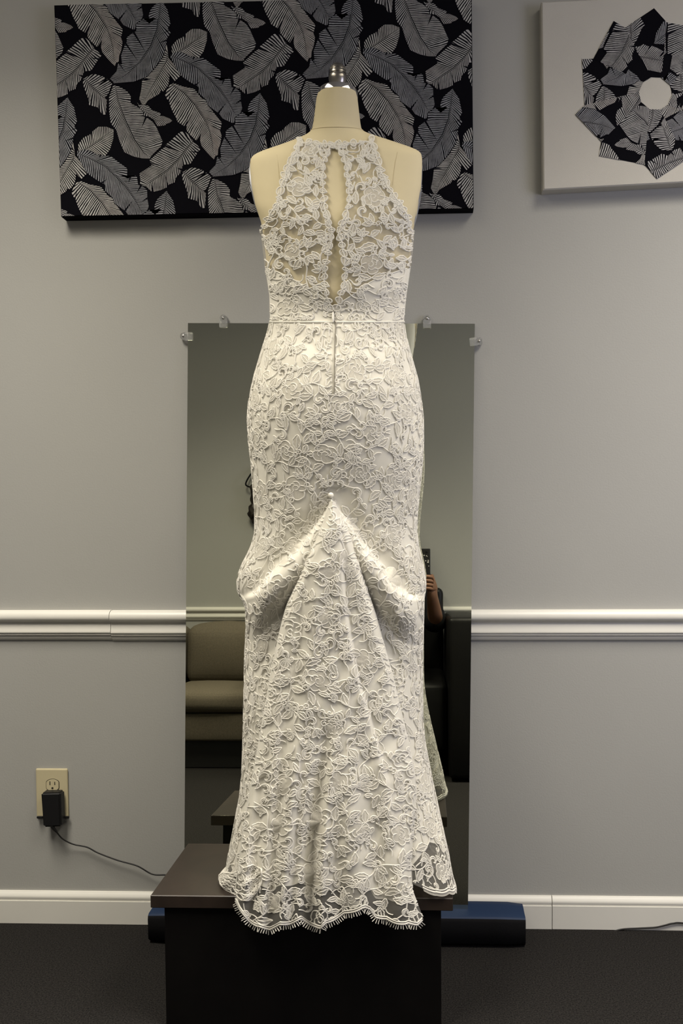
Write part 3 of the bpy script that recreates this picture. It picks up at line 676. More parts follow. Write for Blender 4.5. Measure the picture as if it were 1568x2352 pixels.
# ---- gown
gown = thing('lace_gown', (AXX, 1.60, LIDZ), 'ivory lace mermaid gown with open back and gathered bustle on the form', 'dress')
KEY_L = table([(200, 768), (332, 767.6), (351, 758), (370, 749), (388, 746), (415, 745), (450, 747.5), (482, 751.5), (509, 761), (533, 767.0), (554, 765), (579, 759.6), (603, 753), (635, 750), (662, 751.5), (688, 758), (707, 763.6), (714, 766), (2200, 766)], 3)
KEY_R = table([(200, 771.2), (332, 771.6), (348, 774), (356, 783), (378, 790), (412, 793), (450, 797), (485, 792), (504, 785), (522, 774.5), (541, 773), (562, 780), (589, 785), (621, 788), (646, 786), (672, 778), (696, 771.6), (712, 767), (2200, 766.5)], 3)
ARM_L = table([(200, 690), (310, 686), (317, 684.6), (359, 668.5), (391, 653.8), (426, 643), (461, 635), (493, 617.6), (515, 606), (528, 600), (545, 560), (2200, 500)], 3)
ARM_R = table([(200, 853), (310, 855), (316, 856), (354, 868), (394, 879), (434, 897.5), (461, 919), (487, 935), (515, 944), (536, 948), (552, 985), (2200, 1060)], 3)
VL = poly_x([(500, 560), (600, 612), (638, 624), (667, 640), (697, 656), (726, 672), (745, 686), (764, 712)])
VR = poly_x([(768, 712), (788, 691), (817, 672), (844, 651), (868, 637.5), (908, 624), (945, 612), (1050, 560)])
def neck_y(x): return 325+3*np.cos((x-768)/26.0)+np.where(np.abs(x-770) > 78, -6*(np.abs(x-770)-78)/10, 0)
# ground net of the bodice: two back panels and one front panel
def net_panel(lo, hi, y0, y1, nr=150, ncx=26, off=-0.0022):
    y = np.linspace(y0, y1, nr)[:, None]; t = np.linspace(0, 1, ncx)[None, :]
    a = np.maximum(lo(y), XLt(y)); b = np.minimum(hi(y), XRt(y)); x = a+(b-a)*t
    yy = y+0*x; top = neck_y(x); yy = np.maximum(yy, top)
    return S(phi_of_x(x, yy), yy, inset=off, roll=False)
bl = net_panel(ARM_L, KEY_L, 318, 737); br = net_panel(KEY_R, ARM_R, 318, 737)
yy = np.linspace(322, 737, 110)[:, None]; t = np.linspace(-1, 1, 40)[None, :]
xf_ = np.where(t < 0, 770+(770-np.maximum(ARM_L(yy), XLt(yy)))*t, 770+(np.minimum(ARM_R(yy), XRt(yy))-770)*t)
pf = phi_of_x(xf_, yy); fr = S(math.pi-pf, yy+0*xf_, inset=-.0022, roll=False)
Vn = np.vstack([bl.reshape(-1, 3), br.reshape(-1, 3), fr.reshape(-1, 3)])
Fn = np.vstack([grid_faces(150, 26), grid_faces(150, 26)+150*26, grid_faces(110, 40)+2*150*26])
mesh_obj('bodice_net', Vn, Fn, M['tulle'], gown)
# satin lining of the lower bodice, V shaped at the back, full in front
phs = np.linspace(-math.pi, math.pi, 241)
def lining_top(p):
    s = np.sin(p); x = 772+165*s; back = np.cos(p) > 0
    yv = np.where(x < 766, VL(x), VR(x)); side = 616+0*p
    return np.where(back, yv, side-150*np.abs(np.cos(p))**.8)
top = lining_top(phs); t = np.linspace(0, 1, 40)[:, None]
for _ in range(3):   # keep the V on its traced pixels
    pass
Yg = top[None, :]+(740-top[None, :])*t
mesh_obj('bodice_lining', S(phs[None, :]+0*Yg, Yg, inset=-0.0012, roll=False).reshape(-1, 3), grid_faces(40, 241), M['lining'], gown)
# rolled edge of the lining
xe = np.r_[np.linspace(614, 763, 50), np.linspace(769, 932, 50)]; ye = np.where(xe < 766, VL(xe), VR(xe))
MB().tube([S(phi_of_x(np.array(x), np.array(y)), np.array(y), inset=-.0016, roll=False) for x, y in zip(xe, ye)], .0011, 6).build('lining_edge', M['lining'], gown)
# waist seam
MB().tube([S(np.array(p), np.array(738.5+1.5*math.cos(p)), inset=-.0016, roll=False) for p in np.linspace(-math.pi, math.pi, 120)], .0016, 6, False).build('waist_seam', M['lining'], gown)
# skirt: satin lining and lace net, all round
def hem_y(p):
    s = np.sin(p); return np.where(np.cos(p) > 0, np.interp(s, [-1, -.93, -.8, -.5, .5, .82, .93, 1], [2016, 2040, 2036, 2000, 2010, 2055, 2051, 2047]), np.interp(s, [-1, 1], [2016, 2047]))
ph2 = np.linspace(-math.pi, math.pi, 193)
def skirt_grid(nr, bottom, inset):
    t = np.linspace(0, 1, nr)[:, None]; y = 739+(bottom-739)[None, :]*t
    return S(ph2[None, :]+0*y, y, inset=inset)
lin_b = hem_y(ph2)-np.where(np.cos(ph2) > 0, np.interp(np.sin(ph2), [-1, -.6, .6, .85, 1], [40, 20, 20, 120, 105]), 60)
mesh_obj('skirt_lining', skirt_grid(380, lin_b, -0.0005).reshape(-1, 3), grid_faces(380, 193), M['lining'], gown)
mesh_obj('skirt_net', skirt_grid(380, hem_y(ph2), -0.0022).reshape(-1, 3), grid_faces(380, 193), M['tulle'], gown)

# ---- bustle: the gathered back panel that flows into the train
PXL = table([(1145, 761), (1158, 757), (1175, 751), (1200, 743), (1240, 726), (1286, 703), (1342, 680), (1379, 663), (1402, 655), (1440, 645), (1500, 632), (1560, 620), (1640, 606), (1760, 585), (1860, 566), (1950, 553), (2020, 544), (2062, 538), (2100, 545), (2200, 560)], 6)
PXR = table([(1145, 765), (1158, 769), (1175, 778), (1200, 790), (1229, 805), (1279, 820), (1345, 840), (1412, 862), (1485, 882), (1551, 901), (1640, 921), (1700, 937), (1780, 952), (1860, 958), (1930, 953), (1990, 944), (2040, 946), (2080, 961), (2112, 973), (2200, 978)], 6)
YBOT = poly_x([(530, 2064), (540, 2072), (550, 2092), (570, 2116), (592, 2134), (620, 2136), (650, 2128), (690, 2116), (720, 2128), (737, 2138), (748, 2124), (775, 2110), (805, 2098), (832, 2090), (850, 2092), (862, 2108), (890, 2118), (930, 2127), (958, 2126), (970, 2114), (990, 2100)])
def scallop(x): return 5.5*np.abs(np.sin((x-545)*math.pi/49.0))
def ybot(x): return YBOT(x)+scallop(x)-4
F2 = table([(1150, 768), (1206, 779), (1269, 785), (1335, 786), (1418, 795), (1501, 808), (1568, 822), (1617, 838), (1663, 850), (1722, 868), (1792, 887), (1900, 905), (2100, 915), (2200, 915)], 8)
F3 = table([(1150, 758), (1250, 742), (1350, 728), (1450, 716), (1560, 706), (1700, 690), (1850, 672), (2000, 655), (2200, 640)], 8)
VAL = table([(1150, 766), (1600, 762), (1711, 757), (1800, 746), (1859, 740), (1951, 730), (2050, 727), (2140, 728), (2200, 728)], 8)
def panel_h(x, y):
    xl, xr = PXL(y), PXR(y); wd = np.maximum(xr-xl, 6); s = (x-xl)/wd; t = (y-1150)/900.0
    h = np.interp(y, [1150, 1200, 1300, 1500, 1800, 2050, 2150], [.020, .030, .036, .033, .026, .016, .014])
    edge = np.minimum(np.clip((x-xl)/17.0, 0, 1), np.clip((xr-x)/17.0, 0, 1)); h = h-(1-edge)**2*.018*np.interp(y, [1150, 1200, 1600, 1900, 2100], [.3, 1, 1, .55, .3])
    # crown near the apex
    h = h+.006*np.sin(np.clip(s, 0, 1)*math.pi)*np.interp(y, [1150, 1250, 1500, 1700], [.6, 1, .7, .2])
    # right pleat
    d = x-F2(y); a = np.interp(y, [1160, 1230, 1400, 1700, 1850, 1950], [.2, 1, 1, .9, .5, 0])
    h = h-a*.0095*smooth01((d+3)/11.0)*np.clip(1-d/np.maximum(xr-F2(y), 10)*.95, 0, 1)+a*.0015*np.exp(-(d+14)**2/200.0)
    # soft left pleat
    d3 = x-F3(y); h = h+.0035*np.exp(-d3**2/(2*14.0**2))*np.interp(y, [1180, 1300, 1900, 2100], [0, 1, 1, .4])-.003*np.exp(-(d3+28)**2/(2*12.0**2))*np.interp(y, [1250, 1400, 1900], [0, 1, 1])
    # deep valley running down to the pulled point of the hem, with its ridge
    g = np.interp(y, [1640, 1780, 1950, 2150], [0, .6, 1, 1]); dv = x-VAL(y)
    h = h-.022*g*np.exp(-(dv+12)**2/(2*13.0**2))+.010*g*np.exp(-(dv-9)**2/(2*7.0**2))
    # vertical folds in the lower train
    q = np.interp(y, [1560, 1760, 2000, 2150], [0, .7, 1, 1])
    h = h+q*np.where(x < VAL(y)-30, .0050*np.sin((x-560-(y-1900)*-.08)/7.2)*np.clip((VAL(y)-30-x)/25, 0, 1), .0060*np.sin((x-780+(y-1900)*-.10)/15.5)*np.clip((x-VAL(y)-25)/25, 0, 1))
    h = h+.0012*np.sin(x/9+y/17.0)*np.sin(y/23.0-x/31.0)
    return h
def panel_Y(x, y):
    k = np.interp(y, [1150, 1600, 1900, 2040, 2150], [.045, .045, .030, .012, .006])
    return YCP(y)+((x-757)/200.0)**2*k-panel_h(x, y)
def SP_(x, y, off=0.0):
    x = np.asarray(x, float); y = np.asarray(y, float); x, y = np.broadcast_arrays(x, y)
    return aty(x, y, panel_Y(x, y)-off)
def panel_grid(nr, ncx, drop, off, y0=1151.0):
    s = np.linspace(0, 1, ncx)[None, :]; t = np.linspace(0, 1, nr)[:, None]
    yend = np.full((1, ncx), 2100.0)
    for _ in range(12):
        x = PXL(yend)+(PXR(yend)-PXL(yend))*s; yend = 0.5*yend+0.5*(ybot(x)-drop(x))
    y = y0+(yend-y0)*t; x = PXL(y)+(PXR(y)-PXL(y))*s
    return SP_(x, y, off)
dz = lambda x: np.interp(x, [540, 600, 700, 760, 820, 860, 950], [70, 98, 86, 74, 58, 46, 56])
mesh_obj('bustle_lining', panel_grid(330, 150, dz, 0.0).reshape(-1, 3), grid_faces(330, 150), M['lining'], gown)
mesh_obj('bustle_net', panel_grid(330, 150, lambda x: 0*x, 0.0022).reshape(-1, 3), grid_faces(330, 150), M['tulle'], gown)
# returned edges of the panel, so that it reads as a fold and not as a sheet
e = MB()
for side, fx in ((0, PXL), (1, PXR)):
    y = np.linspace(1152, 2040, 200); x = fx(y); A = SP_(x, y, .0005); ins = 14*(1 if side == 0 else -1)
    B = SP_(x+ins, y, -.016); Bm = SP_(x-ins*.12, y, -.006)
    V = np.stack([A, Bm, B], 1).reshape(-1, 3); e.add(V, [tuple(q) for q in grid_faces(200, 3)])
e.build('bustle_fold', M['lining'], gown)

# ------------------------------------------------------------------ lace embroidery: raised cord motifs
rg = random.Random(11)
def circ(n, fn, a0=0, a1=2*math.pi): th = np.linspace(a0, a1, n); return fn(th)
def pol(r, th): return np.stack([r*np.cos(th), r*np.sin(th)], -1)
def wob(p, k=.5):
    n = len(p); t = np.arange(n); return p+np.stack([k*np.sin(t*.9+rg.uniform(0, 6)), k*np.sin(t*.8+rg.uniform(0, 6))], -1)
def m_rose(r):
    p = rg.uniform(0, 6.28); cs = []; k = rg.choice((4, 5, 5, 6)); sq = np.array([1, rg.uniform(.76, 1.0)])
    th = np.linspace(0, 2*math.pi, int(r*2.3)); out = wob(pol(r*(.72+.26*np.abs(np.sin(k*th/2+p))**.6), th))*sq; cs.append(out)
    for i in range(k):
        if rg.random() < .35: continue
        a = p*-2/k+i*2*math.pi/k; t = np.linspace(0, 1, 6); cs.append(pol(r*(.74-.34*t), a+.25*t)*sq)
    for i in range(rg.choice((2, 3))):
        a = p+i*2.2+rg.uniform(-.3, .3); t = np.linspace(a, a+rg.uniform(1.4, 2.2), 12); cs.append(wob(pol(r*(.50+.08*np.sin((t-a)*2)-.06*(t-a)), t))*sq)
    t = np.linspace(p, p+rg.uniform(4.5, 6.5), 14); cs.append(wob(pol(r*np.linspace(.30, .12, 14), t))*sq+np.array([r*.06, 0]))
    return cs, [out]
def m_leaf(l, w=None):
    w = w or l*rg.uniform(.40, .54); t = np.linspace(0, 1, 16); b = rg.uniform(-.25, .25)
    pr = w*np.sin(math.pi*t**.85)*(1+.10*np.sin(t*22)); mid = np.stack([(t-.5)*2*l, b*l*np.sin(math.pi*t)], -1)
    out = np.vstack([mid+np.stack([0*t, pr], -1), (mid-np.stack([0*t, pr], -1))[::-1]])
    return [np.vstack([out, out[:1]]), mid[2:-3]], [out]
def m_scroll(r):
    sg = rg.choice((-1, 1)); t = np.linspace(0, 1, 26); th = sg*(t*2.2*math.pi*.9); R = r*(1-.78*t)
    a = pol(R, th); b = pol(np.maximum(R-r*.34*np.sin(math.pi*np.clip(t*1.15, 0, 1)), r*.10), th)
    tail = np.stack([r+0*t[:8], -sg*np.linspace(0, r*1.0, 8)], -1)+np.stack([np.linspace(0, 1, 8)**2*r*.4, 0*t[:8]], -1)
    return [np.vstack([tail[::-1], a]), b[:22]], [np.vstack([a[:18], b[:18][::-1]])]
def m_bud(r):
    cs = []; fl = []
    for a in (-.75, 0, .75):
        c, f = m_leaf(r*.62, r*.27); ca, sa = math.cos(a), math.sin(a); R = np.array([[ca, -sa], [sa, ca]])
        for q in c[:1]: cs.append((q+np.array([r*.5, 0]))@R.T-np.array([r*.4, 0]))
        fl.append((f[0]+np.array([r*.5, 0]))@R.T-np.array([r*.4, 0]))
    t = np.linspace(0, 1, 8); cs.append(np.stack([-r*.4-t*r*.6, .25*r*np.sin(t*3)], -1)); return cs, fl
def m_spray(r):
    t = np.linspace(-1, 1, 22); b = rg.uniform(-.35, .35); stem = np.stack([t*r, b*r*(1-t*t)+.10*r*np.sin(t*4)], -1); cs = [stem]; fl = []
    for i, (u, sd) in enumerate(((-.72, 1), (-.35, -1), (.02, 1), (.38, -1), (.72, 1))):
        if rg.random() < .15: continue
        k = int((u+1)/2*21); base = stem[k]; l = r*rg.uniform(.29, .40)
        if rg.random() < .28: c, f = m_scroll(l*.75); sh = np.array([l*.2, 0])
        else: c, f = m_leaf(l); sh = np.array([l, 0])
        a = sd*rg.uniform(.75, 1.2); R = np.array([[math.cos(a), -math.sin(a)], [math.sin(a), math.cos(a)]])
        cs += [(q+sh)@R.T+base for q in c]; fl += [(q+sh)@R.T+base for q in f]
    return cs, fl
def m_curl(r):
    t = np.linspace(0, 1, 18); return [pol(r*(1-.8*t), t*2.6*math.pi*rg.choice((-1, 1)))], []
KINDS = {'rose': (m_rose, 28), 'spray': (m_spray, 43), 'bud': (m_bud, 23), 'leaf': (m_leaf, 18), 'scroll': (m_scroll, 15), 'curl': (m_curl, 8)}
def scatter(inside, x0, x1, y0, y1, plan, pack=.75, seed=3):
    rs = np.random.RandomState(seed); RO = np.zeros((0, 2)); P = np.zeros((0, 2)); R = np.zeros(0); out = []
    for kind, tries, sc in plan:
        r = KINDS[kind][1]*sc; C = np.stack([rs.uniform(x0, x1, tries), rs.uniform(y0, y1, tries)], -1); ok = inside(C[:, 0], C[:, 1])
        for c in C[ok]:
            rr_ = r*rs.uniform(.85, 1.15)
            if kind == 'rose' and len(RO) and (np.hypot(RO[:, 0]-c[0], RO[:, 1]-c[1]) < 88).any(): continue
            if len(P):
                d = np.hypot(P[:, 0]-c[0], P[:, 1]-c[1])
                if (d < (R+rr_*(.72 if kind == 'spray' else 1))*pack).any(): continue
            P = np.vstack([P, c]); R = np.r_[R, rr_*(.72 if kind == 'spray' else 1)]; out.append((kind, c, rr_, rs.uniform(0, 6.28)))
            if kind == 'rose': RO = np.vstack([RO, c])
    return out
class Cords:
    def __init__(s): s.A = []; s.Hh = []; s.F = []; s.n = 0
    def cord(s, p, hw=1.9, hh=.0007, inside=None):
        p = np.asarray(p, float)
        if len(p) < 2: return
        if inside is not None:
            ok = inside(p[:, 0], p[:, 1]); i = 0
            if not ok.all():
                while i < len(p):
                    if ok[i]:
                        j = i
                        while j < len(p) and ok[j]: j += 1
                        if j-i >= 3: s.cord(p[i:j], hw, hh)
                        i = j
                    else: i += 1
                return
        tg = np.gradient(p, axis=0); tg /= np.hypot(tg[:, 0], tg[:, 1])[:, None]+1e-9; nn = np.stack([-tg[:, 1], tg[:, 0]], -1)
        W = np.array([-1, -.55, .55, 1])*hw; Hs = np.array([-.0004, hh, hh, -.0004])
        s.A.append((p[:, None, :]+nn[:, None, :]*W[None, :, None]).reshape(-1, 2)); s.Hh.append(np.tile(Hs, len(p)))
        s.F.append(grid_faces(len(p), 4)+s.n); s.n += 4*len(p)
    def fill(s, p, hh=.0006, inside=None):
        p = np.asarray(p, float)
        if inside is not None and not inside(p[:, 0], p[:, 1]).all(): return
        c = p.mean(0); k = len(p); s.A.append(np.vstack([p, c])); s.Hh.append(np.r_[np.full(k, .0001), hh])
        i = np.arange(k); s.F.append(np.stack([i, (i+1) % k, np.full(k, k)], -1)+s.n); s.n += k+1
    def build(s, fn, name, m, parent, base):
        if not s.A: return
        A = np.vstack(s.A); h = np.concatenate(s.Hh); P, N = normals(fn, A[:, 0], A[:, 1])
        # orient outwards
        F = np.vstack(s.F); o = mesh_obj(name, P+N*(h+base)[:, None]*SGN[fn], F, m, parent)
        return tag(o, kind='stuff')
SGN = {}
def embroider(motifs, cords, fills, inside, hw=1.65, hh=.0007):
    for kind, c, r, a in motifs:
        cs, fl = KINDS[kind][0](r); R = np.array([[math.cos(a), -math.sin(a)], [math.sin(a), math.cos(a)]])
        k = hw*rg.uniform(.9, 1.12)
        for q in cs: cords.cord(q@R.T+c, k, hh, inside)
        for q in fl: fills.fill(q@R.T+c, .0006, inside)
    # thin connecting stems between neighbours
    C = np.array([m[1] for m in motifs]); Rr = np.array([m[2] for m in motifs])
    for i in range(len(C)):
        d = np.hypot(C[:, 0]-C[i, 0], C[:, 1]-C[i, 1]); d[i] = 1e9; j = int(np.argmin(d))
        if d[j] < 90:
            t = np.linspace(.15, .85, 12)[:, None]; v = C[j]-C[i]; n_ = np.array([-v[1], v[0]])*rg.uniform(-.35, .35)
            cords.cord(C[i]+v*t+n_*np.sin(t*math.pi), hw*.85, hh*.9, inside)
PLAN = [('rose', 900, 1.0), ('spray', 700, 1.05), ('scroll', 120, 1.25), ('bud', 500, 1.0), ('spray', 1500, .8), ('leaf', 1500, 1.05), ('scroll', 3000, 1.0), ('leaf', 4500, .75), ('scroll', 4000, .7), ('leaf', 5000, .5), ('curl', 5200, 1.0)]
# bodice
def fn_bod(x, y): return S(phi_of_x(x, y), y, inset=-.0022, roll=False)
def in_bod(x, y):
    lft = (x > np.maximum(ARM_L(y), XLt(y))+1) & (x < KEY_L(y)-1); rgt = (x > KEY_R(y)+1) & (x < np.minimum(ARM_R(y), XRt(y))-1)
    return (lft | rgt) & (y > neck_y(x)) & (y < 736)
# skirt: parameter a runs round the body, 190 px to the radian
def fn_skirt(a, y): return S(a/190.0, y, inset=-.0022)
def in_skirt(a, y):
    p = a/190.0; x = (XLt(y)+XRt(y))/2+(XRt(y)-XLt(y))/2*np.sin(p); back = np.cos(p) > 0
    hid = back & (y > 1190) & (x > PXL(y)+8) & (x < PXR(y)-8)
    zipg = back & (y < 903) & (np.abs(x-765.5) < 3.2)
    return (~hid) & (~zipg) & (y > 741) & (y < hem_y(p)-4) & (np.abs(p) < math.pi)
def fn_panel(x, y): return SP_(x, y, .0022)
def in_panel(x, y): return (x > PXL(y)-1) & (x < PXR(y)+1) & (y > 1160) & (y < ybot(x)-6)
for fn, (u, v) in ((fn_bod, (690., 480.)), (fn_skirt, (0., 900.)), (fn_panel, (740., 1600.))):
    _, n_ = normals(fn, np.array([u]), np.array([v])); SGN[fn] = -1.0 if n_[0][1] > 0 else 1.0
cb, fb_ = Cords(), Cords()
embroider(scatter(in_bod, 596, 952, 326, 736, [(k, n, s*.84) for k, n, s in PLAN], seed=4, pack=.74), cb, fb_, in_bod)
# trimmed edges: little petals and a rolled cord along keyhole, armholes and neckline
def edge_run(curve_pts, c, f, step=17, r=9.0, inside=None, out=1.0):
    p = resample(curve_pts, 400); L = np.hypot(*np.diff(p, axis=0).T).sum(); n = int(L/step); q = resample(curve_pts, n)
    ww = np.arange(len(p)); tg = np.gradient(p, axis=0); nn = np.stack([-tg[:, 1], tg[:, 0]], -1); nn /= np.hypot(nn[:, 0], nn[:, 1])[:, None]+1e-9
    c.cord(p+nn*(1.3*np.sin(ww*L/400/5.5))[:, None], 1.9, .0010)
    for k, z in enumerate(q):
        rr_ = r*rg.uniform(.7, 1.2); th = np.linspace(0, 2*math.pi, 14); a = rg.uniform(0, 6.28)
        if rg.random() < .45:
            q_, f_ = m_leaf(rr_*1.05, rr_*.62); Rm = np.array([[math.cos(a), -math.sin(a)], [math.sin(a), math.cos(a)]])
            for w_ in q_: c.cord(w_@Rm.T+z, 1.6, .0010)
            f.fill(f_[0]@Rm.T+z, .0008); continue
        lp = z+np.stack([rr_*np.cos(th)*rg.uniform(.5, .9), rr_*np.sin(th)], -1)@np.array([[math.cos(a), -math.sin(a)], [math.sin(a), math.cos(a)]]).T
        c.cord(wob(lp, .8), 1.6, .0010); f.fill(lp[:-1], .0008)
yk = np.linspace(334, 708, 90)
edge_run(np.stack([KEY_L(yk)-5, yk], -1), cb, fb_); edge_run(np.stack([KEY_R(yk)+5, yk], -1), cb, fb_)
ya = np.linspace(320, 532, 60)
edge_run(np.stack([ARM_L(ya)+6, ya], -1), cb, fb_, 16, 9.0); edge_run(np.stack([ARM_R(ya)-6, ya], -1), cb, fb_, 16, 9.0)
xn = np.linspace(692, 765, 30); edge_run(np.stack([xn, neck_y(xn)+5], -1), cb, fb_, 13, 7.0); xn = np.linspace(774, 848, 30); edge_run(np.stack([xn, neck_y(xn)+5], -1), cb, fb_, 13, 7.0)
cb.build(fn_bod, 'bodice_lace', M['lace'], gown, .0002); fb_.build(fn_bod, 'bodice_petals', M['petal'], gown, .0002)
cs_, fs_ = Cords(), Cords()
back_in = lambda a, y: in_skirt(a, y) & (np.abs(a) < 345)
embroider(scatter(back_in, -345, 345, 744, 2040, [(k, n*2, s) for k, n, s in PLAN], seed=6), cs_, fs_, in_skirt)
front_in = lambda a, y: in_skirt(a, y) & (np.abs(a) >= 345)
embroider(scatter(front_in, -596, 596, 744, 2040, [('rose', 1500, 1.1), ('spray', 2500, 1.1), ('leaf', 2500, 1.0)], seed=8), cs_, fs_, in_skirt)
cs_.build(fn_skirt, 'skirt_lace', M['lace'], gown, .0002); fs_.build(fn_skirt, 'skirt_petals', M['petal'], gown, .0002)
cp_, fp_ = Cords(), Cords()
embroider(scatter(in_panel, 540, 975, 1162, 2135, [(k, n*2, s) for k, n, s in PLAN], seed=9), cp_, fp_, in_panel)
# scalloped hem band with its fringe of short threads
xs = np.linspace(541, 969, 520); yb_ = ybot(xs)
for off, hw in ((-3.0, 2.6), (-8.0, 1.6)): cp_.cord(np.stack([xs, yb_+off], -1), hw, .0013)
pp_ = np.stack([xs, yb_], -1); tg = np.gradient(pp_, axis=0); nn = np.stack([-tg[:, 1], tg[:, 0]], -1); nn /= np.hypot(nn[:, 0], nn[:, 1])[:, None]
dl = np.r_[0, np.cumsum(np.hypot(*np.diff(pp_, axis=0).T))]
for d in np.arange(2, dl[-1], 5.2):
    i = int(np.searchsorted(dl, d)); i = min(i, len(xs)-1); a = pp_[i]-nn[i]*1.0; b = pp_[i]+nn[i]*rg.uniform(7.5, 10.5)+np.array([rg.uniform(-1, 1), 0])
    cp_.cord(np.linspace(a, b, 4), .95, .0008)
cp_.build(fn_panel, 'bustle_lace', M['lace'], gown, .0002); fp_.build(fn_panel, 'bustle_petals', M['petal'], gown, .0002)
# hem of the right side of the skirt and the front, lying on the box lid
ch = Cords()
for p0, p1 in ((.80, 1.57), (1.57, math.pi), (-math.pi, -1.57), (-1.57, -1.1)):
    a = np.linspace(p0, p1, 160); sc = 4.0*np.abs(np.sin(a*190*math.pi/46)); yy_ = hem_y(a)-6+sc
    ch.cord(np.stack([a*190, yy_], -1), 2.8, .0014); ch.cord(np.stack([a*190, yy_-6], -1), 1.5, .0012)
    for k in range(2, 158, 2):
        ch.cord(np.stack([np.full(3, a[k]*190), yy_[k]+np.array([1, 4, 8.0])], -1), .9, .0008)
ch.build(fn_skirt, 'hem_edging', M['lace'], gown, .0004)
# crumpled lace at the left end of the train, bunched on the lid
RP = [(503, 2010), (512, 2004), (536, 2006), (556, 1996), (580, 1986), (600, 1996), (602, 2022), (590, 2050), (570, 2068), (548, 2068), (534, 2056), (516, 2042), (506, 2030)]
def inpoly(x, y, poly=RP):
    x = np.asarray(x, float); y = np.asarray(y, float); r = np.zeros(x.shape, bool); n = len(poly)
    for i in range(n):
        x0, y0 = poly[i]; x1, y1 = poly[(i+1) % n]; cnd = ((y0 > y) != (y1 > y)); r ^= cnd & (x < (x1-x0)*(y-y0)/(y1-y0+1e-12)+x0)
    return r
def ruf_Y(x, y):
    q = np.interp(x, [500, 535, 560, 620], [1.545, 1.520, 1.492, 1.462])-.010*np.exp(-((y-2035)/26.0)**2)
    w_ = smooth01((x-535)/32.0); q = q*(1-w_)+w_*(panel_Y(x, y)-.003)
    zmin = LIDZ+.004
    Ymax = (CAM_H-zmin)*F_PX/np.maximum(y-VP[1]+2, 50)
    return np.minimum(q, Ymax)+.0020*np.sin((x+y*1.4)/8.0)
def fn_ruf(x, y): return aty(x, y, ruf_Y(x, y))
_, n_ = normals(fn_ruf, np.array([560.]), np.array([2035.])); SGN[fn_ruf] = -1.0 if n_[0][1] > 0 else 1.0
gx, gy = np.meshgrid(np.linspace(500, 622, 62), np.linspace(1982, 2078, 48)); ins = inpoly(gx, gy)
ff = grid_faces(48, 62); ff = ff[ins.ravel()[ff].all(1)]
mesh_obj('crumpled_net', fn_ruf(gx.ravel(), gy.ravel()), ff, M['tulle'], gown)
cr_ = Cords()
for k in range(210):
    c = np.array([rg.uniform(502, 620), rg.uniform(1984, 2078)])
    if not inpoly(c[0], c[1]): continue
    a = rg.uniform(-.2, 1.0)+(.6 if c[0] > 560 else 0)*-2.0; l = rg.uniform(7, 17); t = np.linspace(-1, 1, 12)
    p = c+np.stack([t*l, rg.uniform(-5, 5)*(1-t*t)+1.5*np.sin(t*6)], -1)@np.array([[math.cos(a), math.sin(a)], [-math.sin(a), math.cos(a)]])
    cr_.cord(p, 1.35, .0012, inpoly)
rim = resample(RP+[RP[0]], 160); cr_.cord(rim, 1.8, .0012)
cr_.build(fn_ruf, 'crumpled_lace', M['lace'], gown, .0003)

# ---- closures: zip, pull and bustle button
zl = MB(); zp = [fn_bod(np.array(766.5), np.array(y)) if y < 738 else fn_skirt(np.array((765.5-768)/200*190.), np.array(y)) for y in np.arange(712, 905, 6.0)]
zl.tube([p+np.array([0, -.0006, 0]) for p in zp], .0010, 6).build('zip', M['zip'], gown)
def at_back(x, y, off): p = fn_skirt(phi_of_x(np.array(float(x)), np.array(float(y)))*190., np.array(float(y))); return p+np.array([0, -off, 0])
m = MB(); m.tube([at_back(765, y, .0028) for y in (717, 721, 726, 732, 737, 741)], [.0010, .0019, .0024, .0024, .0020, .0009], 10); m.build('zip_pull', M['lining'], gown)
bc = at_back(760.5, 1137.5, .004)
bm = bmesh.new(); bmesh.ops.create_uvsphere(bm, u_segments=18, v_segments=12, radius=.0052)
for v in bm.verts: v.co.y *= .75
bm.verts.index_update(); mesh_obj('button', np.array([v.co[:] for v in bm.verts])+bc, [[v.index for v in f.verts] for f in bm.faces], M['button'], gown); bm.free()
MB().tube([tuple(at_back(761, y, .003)) for y in (1140, 1144, 1148)]+[tuple(SP_(763., 1153., .003))], .0011, 6).build('button_loop', M['lace'], gown)
# ------------------------------------------------------------------ far side of the room, seen in the mirror
def soft(x0, x1, y0, y1, z0, z1, bev, puff=0.0, seed=0):
    rn = random.Random(seed); p = [rn.uniform(0, 6) for _ in range(4)]
    cx, cy, cz = (x0+x1)/2, (y0+y1)/2, (z0+z1)/2; hx, hy, hz = (x1-x0)/2, (y1-y0)/2, (z1-z0)/2
    def fn(v):
        a, b, c = (v.x-cx)/hx, (v.y-cy)/hy, (v.z-cz)/hz
        k = puff*(1-a*a)*(1-c*c)*b+0.0; kz = puff*(1-a*a)*(1-b*b)*c
        w = .004*math.sin(9*v.x+p[0]+5*v.z)*math.sin(11*v.z+p[1])
        return Vector((v.x, v.y+k+w, v.z+kz+w*.6))
    return MB().box(x0, x1, y0, y1, z0, z1, bev, 4, fn, 3)
sf = thing('sofa', (-1.22, -0.25, 0), 'low beige fabric sofa against the far wall, seen in the mirror', 'sofa')
MB().box(-1.80, -0.67, -0.55, 0.045, 0.0, 0.124, .004, 1).build('plinth', M['sofa_leg'], sf, smooth=False)
soft(-1.84, -0.65, -0.57, 0.085, 0.125, 0.245, .012, .004, 1).build('base', M['sofa'], sf)
soft(-1.84, -0.65, -0.585, -0.44, 0.235, 0.575, .03, .004, 2).build('back_frame', M['sofa'], sf)
